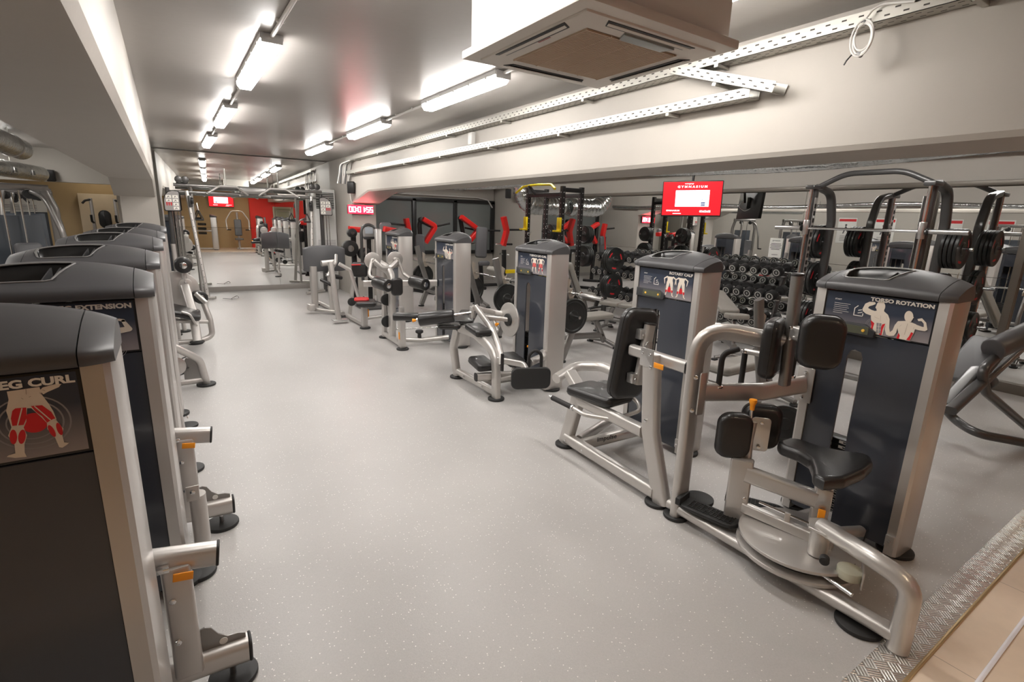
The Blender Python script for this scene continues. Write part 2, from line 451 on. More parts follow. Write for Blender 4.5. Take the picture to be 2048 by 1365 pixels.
# end mirror, in three upright panes and a low course, above a grey kerb
def mirror_pane(name, u0, u1, z0, z1, origin, ux, nrm, parent=None):
    mb = MB(); o = Vector(origin); ux = Vector(ux); nrm = Vector(nrm)
    M = Matrix(((ux.x, 0, nrm.x, o.x), (ux.y, 0, nrm.y, o.y), (0, 1, 0, 0), (0, 0, 0, 1)))
    mb.add([(u0, z0, 0), (u1, z0, 0), (u1, z1, 0), (u0, z1, 0), (u0, z0, -.006), (u1, z0, -.006), (u1, z1, -.006), (u0, z1, -.006)],
           [(0, 1, 2, 3), (7, 6, 5, 4), (0, 4, 5, 1), (1, 5, 6, 2), (2, 6, 7, 3), (3, 7, 4, 0)], M)
    return mb.build(name, MIRROR, parent, smooth=False)
UX = Vector((math.cos(MA), -math.sin(MA), 0))
mm = thing('window_1', tuple(MC), 'x', 'mirror')
del mm['label'], mm['category']; struct(mm)
g = .0025
for a, b in ((-1.98, .48), (.48, 1.9)):
    mirror_pane('mirror_pane', a + g, b - g, .11, 1.42 - g, MC, UX, -MN, mm)
    mirror_pane('mirror_pane', a + g, b - g, 1.42 + g, 2.985, MC, UX, -MN, mm)
kb = MB(); kb.box((0, 0, .055), (3.96, .05, .11), .004, Matrix.Rotation(-MA, 4, 'Z')); kb.M = Matrix()
k = kb.build('baseboard_back', mat('kerb_paint', (.30, .275, .255), .5)); k.location = (MC.x, MC.y - .0, 0); struct(k)

# mirrors along the right wall with a brown metal frame
mw = thing('window_2', (XW, 4, 0), 'x', 'mirror'); del mw['label'], mw['category']; struct(mw)
ys = [-2.4, -.6, 1.70, 2.62, 4.2, 6.4, 8.6, 10.8]
for a, b in zip(ys[:-1], ys[1:]):
    for z0, z1 in ((.12, 1.30 - g), (1.30 + g, 2.33)):
        mirror_pane('mirror_pane', -b + g, -a - g, z0, z1, (XW, 0, 0), (0, -1, 0), (-1, 0, 0), mw)
fr = MB(); fr.box((XW - .03, 4.2, 2.37), (.07, 13.2, .06), .005); fr.box((XW - .02, 4.2, .06), (.06, 13.2, .12), .005)
for y in (1.70, 2.62): fr.box((XW - .03, y, 1.2), (.06, .075, 2.36), .005)
fr.build('mirror_frame', FRAMEM, mw)

# dark window in the far wall of the bay
wn = thing('window_3', (5.9, YM, 1.5), 'x', 'window'); del wn['label'], wn['category']; struct(wn)
gl = MB(); gl.box((5.95, YM - .012, 1.52), (4.1, .012, 1.36)); gl.build('window_glass', DGLASS, wn)
fr = MB()
for x in (3.95, 5.50, 6.72, 7.93): fr.box((x, YM - .04, 1.54), (.11, .07, 1.44), .006)
for z in (.84, 2.24): fr.box((5.94, YM - .04, z), (4.1, .07, .10), .006)
fr.build('window_frame', mat('black_window_frame', (.02, .02, .02), .4), wn)
sl = MB(); sl.tube([(3.9, YM - .09, 2.36), (7.4, YM - .09, 2.36), (7.75, YM - .09, 2.30), (7.9, YM - .09, 2.1)], .018)
tag(sl.build('conduit', PVC, base=(5.9, YM - .09, 2.36)), 'thin pale conduit running above the dark window', 'conduit')

# posters wall with a red column and a door behind the camera, seen in the end mirror
a = real((3.35, 28.3, 0)); b = real((5.4, 28.3, 0))
slab('wall_column_red', (a.x, YB, 0), (b.x + .9, YB + .5, 2.62), REDW)
dr = thing('door_1', (b.x, YB + .5, 0), 'x', 'door'); del dr['label'], dr['category']; struct(dr)
dm = MB(); dm.box((4.0, YB + .53, 1.02), (.95, .05, 2.04), .006); dm.build('door_frame', mat('door_frame_tan', (.40, .36, .26), .4), dr)
dm = MB(); dm.box((4.0, YB + .565, 1.0), (.78, .03, 1.92), .006); dm.build('door_leaf', mat('door_olive', (.21, .20, .12), .3), dr)
dm = MB(); dm.tube([(3.70, YB + .60, 1.0), (3.70, YB + .60, 1.2)], .012, n=8); dm.tube([(3.70, YB + .585, 1.84), (4.3, YB + .585, 1.84), (4.3, YB + .585, .5)], .02, .05, n=8); dm.build('door_handle', ALU, dr)

# ------------------------------------------------------------------ ceiling tubes
def tube_light(x, y0, y1, label):
    yc = (y0 + y1) / 2
    t = thing('ceiling_light', (x, yc, ZC), label, 'light', 'twin tube ceiling lights')
    h = MB()
    L = y1 - y0
    prof = [(-.075, 0), (-.075, -.035), (-.055, -.05), (.055, -.05), (.075, -.035), (.075, 0)]
    h.sweep([(x, y0, ZC), (x, y1, ZC)], [(a, b) for a, b in prof][::-1], (0, 0, 1))
    h.box((x, y0 - .006, ZC - .035), (.14, .02, .06), .008); h.box((x, y1 + .006, ZC - .035), (.14, .02, .06), .008)
    for k in range(5):
        for s in (-1, 1): h.box((x + s * .077, y0 + L * (.1 + .2 * k), ZC - .035), (.008, .03, .03), .002)
    h.build('housing', mat('lamp_housing', (.42, .41, .40), .45), t)
    d = MB()
    prof = [(-.072, -.036), (-.066, -.070), (-.045, -.096), (.045, -.096), (.066, -.070), (.072, -.036)]
    d.sweep([(x, y0 + .02, ZC), (x, y0 + .04, ZC), (x, y1 - .04, ZC), (x, y1 - .02, ZC)], prof[::-1], (0, 0, 1))
    d.build('diffuser', LENS, t, ang=60)
    return t
LL = [(1.60, 3.08), (4.22, 5.75), (7.05, 8.58), (9.95, 11.50)]
LRr = [(1.70, 3.20), (3.95, 5.48), (6.75, 8.28), (9.6, 11.15)]
nm = ['first', 'second', 'third', 'farthest']
for i, (a, b) in enumerate(LL): tube_light(.73, a, b, 'lit tube ceiling light, %s from the camera in the left-hand row above the aisle' % nm[i])
for i, (a, b) in enumerate(LRr): tube_light(2.46, a, b, 'lit tube ceiling light, %s from the camera in the right-hand row beside the cable trays' % nm[i])
for i, (y, w) in enumerate(((1.6, 'nearest the camera'), (4.4, 'above the bar machine'), (7.2, 'above the dumbbell racks'), (10.2, 'nearest the dark window'))):
    tube_light(5.9, y, y + 1.5, 'lit tube ceiling light in the right bay behind the beam, ' + w)
for i, (y, w) in enumerate(((3.0, 'nearest the camera'), (6.6, 'second, added for brightness'), (9.8, 'third from the camera'), (12.9, 'added near tan wall'))):  # second and last tubes are added to brighten the hall and its tan wall
    tube_light(-2.6, y, y + 1.5, 'lit tube ceiling light in the space left of the left beam, ' + w)
for x, segs in ((.73, LL), (2.46, LRr)):
    ends = [(segs[i][1], segs[i + 1][0]) for i in range(3)]
    for i, (a, b) in enumerate(ends):
        c = MB(); c.tube([(x, a, ZC - .02), (x, b, ZC - .02)], .014, n=10)
        for q in (.3, .7): c.box((x, a + (b - a) * q, ZC - .012), (.05, .02, .024), .003)
        tag(c.build('conduit', PVC, base=(x, (a + b) / 2, ZC - .02)),
            'grey ceiling conduit between the %s and %s lights of the %s row' % (nm[i], nm[i + 1], 'left' if x < 1 else 'right'), 'conduit')

# warm downlights over the tiled strip
WARM = mat('warm_lamp', (1, .9, .7), .4, emit=(1.0, .80, .55), estr=58)
for i, x in enumerate((-2.6, -.2, 1.9, 3.6, 5.6)):
    t = thing('downlight', (x, -1.1, ZC), 'round warm downlight over the tiled floor, %s from the left' % ['first', 'second', 'third', 'fourth', 'fifth'][i], 'light', 'downlights over the tiles')
    q = MB(); q.lathe([(.14, ZC - .001), (.14, ZC - .02), (.115, ZC - .025), (.11, ZC - .01)], Matrix.Translation((x, -1.1, 0))); q.build('trim_ring', WHITEP, t)
    q = MB(); q.cyl((x, -1.1, ZC - .012), (x, -1.1, ZC - .018), .11); q.build('lamp', WARM, t)

# ------------------------------------------------------------------ ceiling cassette air conditioner
x0, x1, y0, y1 = 1.36, 2.30, 1.63, 2.59
xc, yc = (x0 + x1) / 2, (y0 + y1) / 2
t = thing('air_conditioner', (xc, yc, 2.6), 'large white boxed ceiling cassette air conditioner with square grille', 'air conditioner')
q = MB(); q.box((xc, yc, 2.817), (x1 - x0 - .07, y1 - y0 - .07, .36), 0); q.build('box_cover', mat('ac_box', (.66, .63, .58), .5, vary=.02), t)
ACP = mat('ac_panel', (.62, .58, .53), .4, vary=.02)
q = MB(); q.prism([(x0, y0), (x1, y0), (x1, y1), (x0, y1)], 2.598, 2.638, .006, seg=2)
q.prism([(x0 + .07, y0 + .07), (x1 - .07, y0 + .07), (x1 - .07, y1 - .07), (x0 + .07, y1 - .07)], 2.588, 2.61, .006, seg=2)
pan = q.build('panel', ACP, t)
q = MB()
N = 44
q.box((xc, yc, 2.590), (.56, .56, .004))
gb = q.build('grille_backing', mat('ac_dark', (.16, .12, .08), .6), t)
q = MB()
for k in range(N):
    q.box((xc, yc - .275 + .55 * (k + .5) / N, 2.585), (.56, .0075, .008))
for k in range(5): q.box((xc - .28 + .56 * k / 4, yc, 2.584), (.006, .56, .008))
q.build('grille', mat('ac_grille', (.50, .38, .27), .5), t)
for k in range(4):
    R = Matrix.Translation((xc, yc, 0)) @ Matrix.Rotation(k * PI / 2, 4, 'Z')
    q = MB(R); q.prism([(-.27, -.395), (.27, -.395), (.24, -.345), (-.24, -.345)], 2.5845, 2.589, .001); q.build('air_slot', CAPD, t)
    q = MB(R); q.add([(-.255, -.382, 2.5815), (.255, -.382, 2.5815), (.25, -.366, 2.578), (-.25, -.366, 2.578), (-.255, -.382, 2.5835), (.255, -.382, 2.5835), (.25, -.366, 2.580), (-.25, -.366, 2.580)],
                     [(0, 3, 2, 1), (4, 5, 6, 7), (0, 1, 5, 4), (1, 2, 6, 5), (2, 3, 7, 6), (3, 0, 4, 7)]); q.build('louvre', ACP, t)
q = MB(); q.prism([(xc - .12, yc - .335), (xc + .20, yc - .335), (xc + .17, yc - .275), (xc - .09, yc - .275)], 2.578, 2.588, .003); q.build('receiver', mat('ac_receiver', (.33, .36, .36), .35), t)
q = MB()
for k in range(7): q.box((xc - .335, yc - .09 + .013 * k, 2.5866), (.010, .008, .0006))
q.build('maker_mark', mat('maroon_print', (.35, .08, .08), .5), t)

# ------------------------------------------------------------------ perforated cable trays
HOLE = mat('tray_hole', (.05, .045, .04), .8)
def tray(name, p0, p1, w, h, label, out=(-1, 0, 0), holes=True):
    """U channel standing off the beam; the slots show as dark punched holes"""
    p0, p1 = Vector(p0), Vector(p1); d = (p1 - p0); L = d.length; d.normalize(); out = Vector(out); up = d.cross(out) if d.cross(out).z > 0 else out.cross(d)
    t = thing(name, tuple((p0 + p1) / 2), label, 'cable tray')
    M = Matrix(((d.x, out.x, up.x, p0.x), (d.y, out.y, up.y, p0.y), (d.z, out.z, up.z, p0.z), (0, 0, 0, 1)))
    q = MB(M)
    q.add([(0,0,0),(L,0,0),(L,w,0),(0,w,0),(0,0,.003),(L,0,.003),(L,w,.003),(0,w,.003)], [(0,3,2,1),(4,5,6,7),(0,1,5,4),(1,2,6,5),(2,3,7,6),(3,0,4,7)])
    for yy in (0, w - .003):
        q.add([(0,yy,0),(L,yy,0),(L,yy+.003,0),(0,yy+.003,0),(0,yy,h),(L,yy,h),(L,yy+.003,h),(0,yy+.003,h)], [(0,3,2,1),(4,5,6,7),(0,1,5,4),(1,2,6,5),(2,3,7,6),(3,0,4,7)])
    q.mi = 1; n = int(L / .085)
    for k in range(n):
        x = L * (k + .5) / n
        for zz, off in ((h * .30, 0), (h * .70, .04)):
            q.add([(x - .013 + off, w + .0006, zz - .004), (x + .013 + off, w + .0006, zz - .004), (x + .013 + off, w + .0006, zz + .004), (x - .013 + off, w + .0006, zz + .004)], [(0, 1, 2, 3)])
        for yy, off in ((w * .25, .04), (w * .5, 0), (w * .75, .04)):
            q.add([(x - .013 + off, yy - .004, -.0006), (x + .013 + off, yy - .004, -.0006), (x + .013 + off, yy + .004, -.0006), (x - .013 + off, yy + .004, -.0006)], [(0, 1, 2, 3)])
    q.build('channel', [GALV, HOLE], t, smooth=False)
    n = max(1, int(L / 1.25))
    if holes:
        for k in range(n):
            x = L * (k + .5) / n; q = MB(M)
            q.rtube([(x, 0, -.012), (x, w * 1.1, -.012)], .03, .02, .003, up=(0, 0, 1))
            q.build('bracket', GALV, t)
    return t
tray('cable_tray', (XR - .005, -1.0, 2.865), (XR - .005, 11.35, 2.865), .115, .07, 'long perforated cable tray high on the right beam just under the ceiling')
tray('cable_tray', (XR - .005, 2.16, 2.61), (XR - .005, 11.35, 2.61), .115, .065, 'lower perforated cable tray along the middle of the right beam')
tray('cable_tray', (XR - .012, 2.82, 2.875), (XR - .012, 1.99, 2.605), .135, .065, 'short sloping perforated tray joining the upper and lower trays behind the air conditioner')
# wall socket box on the beam
t = MB(); t.box((XR - .03, 6.03, 2.77), (.06, .10, .15), .008); tag(t.build('junction_box', WHITEP, base=(XR - .03, 6.03, 2.8)), 'small white junction box on the right beam between the trays', 'junction box')
# coil of white cable hung from the upper tray
t = thing('cable_coil', tuple(P(1728, 75, X=3.2)), 'coil of white cable tied up and hanging from the upper cable tray', 'cable')
c0 = P(1728, 75, X=3.17)
for k in range(6):
    q = MB(); rr_ = .062 + random.uniform(-.008, .008); cc = c0 + Vector((random.uniform(-.012, .012), random.uniform(-.008, .008), random.uniform(-.008, .008))); tl_ = random.uniform(-.25, .25)
    pts = [cc + Vector((math.sin(a) * .02 * tl_, math.sin(a) * rr_ * .75, math.cos(a) * rr_ * 1.25)) for a in [2 * PI * j / 36 for j in range(36)]]
    q.sweep(pts + [pts[0]], circ(.0048, 8), (1, 0, 0)); q.build('cable_loop', WHITEP, t)
q = MB(); a0 = P(1722, 50, X=3.18); q.tube([a0, P(1745, 20, X=3.19), P(1765, 8, X=3.2), P(1830, 2, X=3.21)], .0055, .05, 8); q.build('cable_tail', WHITEP, t)
q = MB(); q.tube([c0 + Vector((0, .045, -.07)), c0 + Vector((-.01, .065, -.10)), c0 + Vector((-.01, .075, -.12))], .004, .01, 8); q.build('cable_end', BLACKP, t)
for z in (.075, -.08):
    q = MB(); q.cyl(c0 + Vector((-.015, .01, z)), c0 + Vector((.02, .01, z)), .012, n=10); q.build('cable_tie', BLACKP, t)

# ================================================================== machine kit
def limb(q, a, b, ra, rb, M, z=0.0, n=7):
    a, b = Vector(a), Vector(b); d = (b - a); ang = math.atan2(d.y, d.x)
    pts = [(a.x + ra * math.cos(ang + PI/2 + PI * k / n), a.y + ra * math.sin(ang + PI/2 + PI * k / n), z) for k in range(n + 1)]
    pts += [(b.x + rb * math.cos(ang - PI/2 + PI * k / n), b.y + rb * math.sin(ang - PI/2 + PI * k / n), z) for k in range(n + 1)]
    q.poly(pts, M)
def disc2(q, c, r, M, z=0, sx=1, n=18):
    q.poly([(c[0] + r * sx * math.cos(2*PI*k/n), c[1] + r * math.sin(2*PI*k/n), z) for k in range(n)], M)
def ring2(q, c, r, w, M, z=0, n=28):
    vs = []; fs = []
    for k in range(n):
        a = 2*PI*k/n
        vs += [(c[0] + r*math.cos(a), c[1] + r*math.sin(a), z), (c[0] + (r+w)*math.cos(a), c[1] + (r+w)*math.sin(a), z)]
        fs.append((2*k, 2*k+1, (2*k+3) % (2*n), (2*k+2) % (2*n)))
    q.add(vs, fs, M)
# slots: 0 ground, 1 cream, 2 red, 3 line, 4 grey, 5 white
def fig_legs(q, cx, cy, s, M, red, back=False):
    """a pair of legs with hands on the hips, from the waist down"""
    T = M @ Matrix.Translation((cx, cy, 0)) @ Matrix.Diagonal((s, s, 1, 1))
    q.mi = 4
    c0 = (0, -.02) if red != 'calf' else (0, -.30)
    for r in (.27, .33, .39): ring2(q, c0, r, .018, T, .0004)
    q.mi = 2; disc2(q, c0, .20, T, .0005)
    q.mi = 1
    q.poly([(-.24, .62, .0008), (-.20, .38, .0008), (-.25, .18, .0008), (.25, .18, .0008), (.20, .38, .0008), (.24, .62, .0008)], T)
    for sg in (-1, 1):
        limb(q, (sg * .13, .20), (sg * .20, -.28), .125, .07, T, .0009)
        limb(q, (sg * .20, -.28), (sg * .26, -.68), .08, .035, T, .0010)
        limb(q, (sg * .26, -.70), (sg * .36, -.76), .035, .025, T, .0011)
        limb(q, (sg * .24, .60), (sg * .46, .46), .05, .04, T, .0009)
        limb(q, (sg * .46, .46), (sg * .42, .22), .04, .03, T, .0010)
        limb(q, (sg * .42, .20), (sg * .40, .08), .035, .012, T, .0010)
    q.mi = 2
    for sg in (-1, 1):
        if red in ('thigh', 'both'):
            limb(q, (sg * .10, .14), (sg * .17, -.22), .045, .03, T, .0014); limb(q, (sg * .19, .10), (sg * .23, -.20), .04, .03, T, .0014)
        if red in ('calf', 'both'):
            limb(q, (sg * .20, -.36), (sg * .22, -.52), .035, .02, T, .0014); limb(q, (sg * .26, -.36), (sg * .26, -.52), .03, .02, T, .0014)
    q.mi = 3
    for sg in (-1, 1): limb(q, (sg * .14, .12), (sg * .20, -.24), .004, .004, T, .0018, 2)
def fig_upper(q, cx, cy, s, M, back=False, red='side', flip=1):
    """bust with one arm flexed"""
    T = M @ Matrix.Translation((cx, cy, 0)) @ Matrix.Diagonal((s * flip, s, 1, 1))
    q.mi = 4
    for r in (.24, .30, .36): ring2(q, (-.12, -.42), r, .016, T, .0004)
    q.mi = 1
    disc2(q, (.02, .62), .145, T, .0012, .85); limb(q, (.02, .52), (-.05, .50), .09, .06, T, .0012)
    q.poly([(-.07, .44, .0010), (.10, .44, .0010), (.34, .30, .0010), (.36, .14, .0010), (.24, -.10, .0010), (.20, -.56, .0010), (-.20, -.56, .0010), (-.22, -.10, .0010), (-.36, .14, .0010), (-.32, .30, .0010)], T)
    limb(q, (-.30, .22), (-.60, .26), .11, .09, T, .0011); limb(q, (-.62, .26), (-.50, .56), .08, .05, T, .0012); limb(q, (-.50, .58), (-.40, .62), .05, .04, T, .0012)
    limb(q, (.34, .20), (.46, -.16), .10, .075, T, .0011); limb(q, (.46, -.16), (.40, -.52), .07, .04, T, .0012); limb(q, (.40, -.54), (.34, -.62), .045, .03, T, .0012)
    q.mi = 3
    limb(q, (0, .30), (0, -.50), .004, .003, T, .0018, 2)
    limb(q, (-.20, .10), (-.02, .06), .004, .003, T, .0018, 2); limb(q, (.20, .10), (.02, .06), .004, .003, T, .0018, 2)
    limb(q, (-.22, .26), (-.30, .12), .004, .003, T, .0018, 2); limb(q, (.26, .26), (.32, .10), .004, .003, T, .0018, 2)
    if not back:
        q.mi = 4
        for r in range(3):
            for sg in (-1, 1): q.poly([(sg*.055-.04, -.06-.14*r, .0016), (sg*.055+.04, -.06-.14*r, .0016), (sg*.055+.04, .05-.14*r, .0016), (sg*.055-.04, .05-.14*r, .0016)][::1], T)
    q.mi = 2
    if red == 'side':
        for sg in (-1, 1): q.poly([(sg*.20, 0, .0017), (sg*.13, -.18, .0017), (sg*.12, -.50, .0017), (sg*.19, -.54, .0017)][::sg], T)
    elif red == 'shoulder':
        disc2(q, (-.33, .24), .09, T, .0017); disc2(q, (.36, .22), .09, T, .0017)
    elif red == 'back':
        for sg in (-1, 1): q.poly([(sg*.04, .20, .0017), (sg*.30, .16, .0017), (sg*.20, -.14, .0017), (sg*.04, -.34, .0017)][::sg], T)


# ---- placard artwork drawn as outlines (x right, y down, on the measured print; mapped to the plate)
def art(q, items, mp, T):
    """items: (slot, kind, data, layer)"""
    for k, (slot, kind, dat) in enumerate(items):
        q.mi = slot; z = .0006 + .00012 * k
        if kind == 'p': q.poly([(*mp(x, y), z) for x, y in dat][::-1], T)
        elif kind == 'e':
            cx, cy, rx, ry, rot = dat
            q.poly([(*mp(cx + rx*math.cos(a)*math.cos(rot) - ry*math.sin(a)*math.sin(rot), cy + rx*math.cos(a)*math.sin(rot) + ry*math.sin(a)*math.cos(rot)), z) for a in [-2*PI*i/22 for i in range(22)]], T)
        elif kind == 'r':
            cx, cy, r, w, sq = dat; vs = []; fs = []
            for i in range(36):
                a = -2*PI*i/36
                vs += [(*mp(cx + r*math.cos(a), cy + sq*r*math.sin(a)), z), (*mp(cx + (r+w)*math.cos(a), cy + sq*(r+w)*math.sin(a)), z)]; fs.append((2*i, 2*i+1, (2*i+3) % 72, (2*i+2) % 72))
            q.add(vs, fs, T)
        elif kind == 'l':
            (ax, ay), (bx, by), w = dat; a_, b_ = mp(ax, ay), mp(bx, by); limb(q, a_, b_, w, w, T, z, 3)
def map_curl(x, y):
    xr = 600 + .176 * (y - 40); yt = 100 - .1 * x; yb = 800 - .205 * x
    return (.259 - (xr - x) / 3500, 1.448 - .207 * (y - yt) / (yb - yt))
def map_torso(x, y):
    xl = 425 - (y - 940) * .17; xr = 1395 - (y - 1035) * .17; yt = 940 + .098 * (x - 425); yb = 1290 + .137 * (x - 830)
    return (-.259 + .518 * (x - xl) / (xr - xl), 1.448 - .207 * (y - yt) / (yb - yt))
ART_CURL = [
 (4, 'r', (340, 440, 238, 12, .86)), (4, 'r', (340, 440, 192, 12, .86)), (4, 'r', (340, 440, 145, 10, .86)), (2, 'e', (355, 440, 85, 80, 0)),
 (1, 'p', [(188,185),(380,155),(395,215),(440,290),(470,350),(492,415),(440,452),(400,400),(335,322),(310,322),(308,430),(292,482),(225,484),(203,400),(188,340),(200,250)]),
 (1, 'p', [(515,135),(470,137),(400,160),(380,185),(405,215),(430,197),(500,160)]),
 (1, 'p', [(225,460),(292,470),(316,540),(302,612),(305,680),(318,715),(250,722),(200,712),(210,700),(250,685),(243,612),(204,540)]),
 (1, 'p', [(433,445),(490,420),(538,490),(532,545),(545,602),(578,605),(560,625),(535,645),(515,640),(487,562),(437,492)]),
 (2, 'p', [(240,320),(305,315),(310,400),(293,455),(227,460),(217,400),(224,340)]), (2, 'p', [(333,305),(400,300),(458,355),(485,408),(470,413),(434,440),(402,388),(362,350)]),
 (2, 'e', (235, 550, 22, 60, -.05)), (2, 'e', (286, 550, 22, 58, .05)), (2, 'e', (466, 508, 17, 52, -.42)), (2, 'e', (513, 492, 17, 52, -.30)),
 (1, 'l', ((280, 322), (258, 455), .0012)), (1, 'l', ((355, 307), (455, 418), .0012)), (3, 'l', ((300, 165), (303, 210), .0005)), (3, 'l', ((275, 238), (285, 246), .0005)), (3, 'l', ((320, 232), (330, 226), .0005)), (3, 'l', ((400, 178), (415, 184), .0005)), (3, 'l', ((385, 200), (398, 216), .0006)),
 (1, 'p', [(55,203),(145,193),(92,300),(62,325),(120,348),(90,358),(112,400),(88,382),(86,415),(68,388),(56,418),(40,388),(22,412),(-10,360),(-40,300),(10,290),(38,325)]),
 (1, 'p', [(-60,725),(0,730),(40,740),(62,760),(40,772),(-60,790)]), (4, 'r', (-210, 460, 225, 12, .86)), (1, 'p', [(-230,200),(-120,190),(-90,330),(-100,480),(-130,500),(-160,340),(-190,500),(-250,500),(-240,340)]),
 (2, 'p', [(-120,350),(-95,350),(-105,470),(-128,480)]), (2, 'p', [(-235,350),(-190,350),(-195,480),(-240,480)]), (1, 'p', [(-130,500),(-100,490),(-70,700),(-60,760),(-110,760)]), (1, 'p', [(-245,500),(-195,500),(-205,740),(-260,760),(-240,720)])]
ART_TORSO = [
 (4, 'r', (852, 1222, 38, 4, 1)), (4, 'r', (852, 1222, 50, 4, 1)), (4, 'r', (1185, 1292, 38, 4, 1)), (4, 'r', (1185, 1292, 50, 4, 1)),
 (1, 'p', [(765,1090),(790,1045),(830,1028),(880,1030),(886,1046),(860,1057),(828,1066),(818,1080),(850,1095),(885,1105),(895,1140),(850,1142),(800,1127),(770,1106)]),
 (1, 'e', (932, 1066, 40, 44, 0)), (1, 'p', [(890,1060),(884,1078),(892,1082),(900,1105),(925,1110),(965,1110),(962,1080)]),
 (1, 'p', [(862,1108),(905,1098),(968,1108),(1000,1133),(1016,1170),(1014,1240),(1026,1290),(1018,1306),(990,1296),(976,1252),(982,1215),(972,1240),(958,1302),(838,1286),(856,1205),(846,1150)]),
 (2, 'p', [(846,1178),(882,1205),(870,1240),(870,1290),(840,1284),(856,1230)]), (2, 'p', [(952,1213),(980,1205),(960,1250),(950,1302),(926,1297),(936,1250)]),
 (4, 'p', [(902,1200),(946,1204),(940,1290),(900,1286)]), (1, 'l', ((924, 1200), (920, 1290), .0010)), (1, 'l', ((900, 1228), (944, 1232), .0008)), (1, 'l', ((900, 1256), (942, 1260), .0008)),
 (3, 'l', ((936, 1140), (934, 1190), .0004)), (3, 'l', ((880, 1150), (925, 1170), .0004)), (3, 'l', ((985, 1145), (995, 1175), .0004)), (3, 'l', ((896, 1080), (908, 1082), .0004)),
 (1, 'e', (1177, 1142, 37, 46, 0)), (1, 'p', [(1212,1140),(1220,1150),(1208,1158),(1198,1185),(1160,1185)]),
 (1, 'p', [(1088,1182),(1150,1178),(1205,1190),(1240,1203),(1226,1270),(1192,1340),(1080,1322),(1096,1272),(1086,1240),(1078,1276),(1060,1302),(1015,1306),(1000,1290),(1045,1258),(1062,1215)]),
 (1, 'p', [(1230,1202),(1290,1222),(1302,1222),(1300,1195),(1282,1176),(1256,1176),(1248,1160),(1285,1152),(1320,1188),(1332,1244),(1312,1256),(1262,1250),(1228,1242)]),
 (2, 'p', [(1098,1275),(1110,1300),(1102,1327),(1080,1322)]), (2, 'p', [(1202,1268),(1220,1276),(1192,1337),(1164,1332),(1188,1300)]),
 (3, 'l', ((1170, 1200), (1148, 1290), .0005)), (3, 'l', ((1105, 1225), (1120, 1210), .0004)), (3, 'l', ((1225, 1225), (1218, 1245), .0004))]

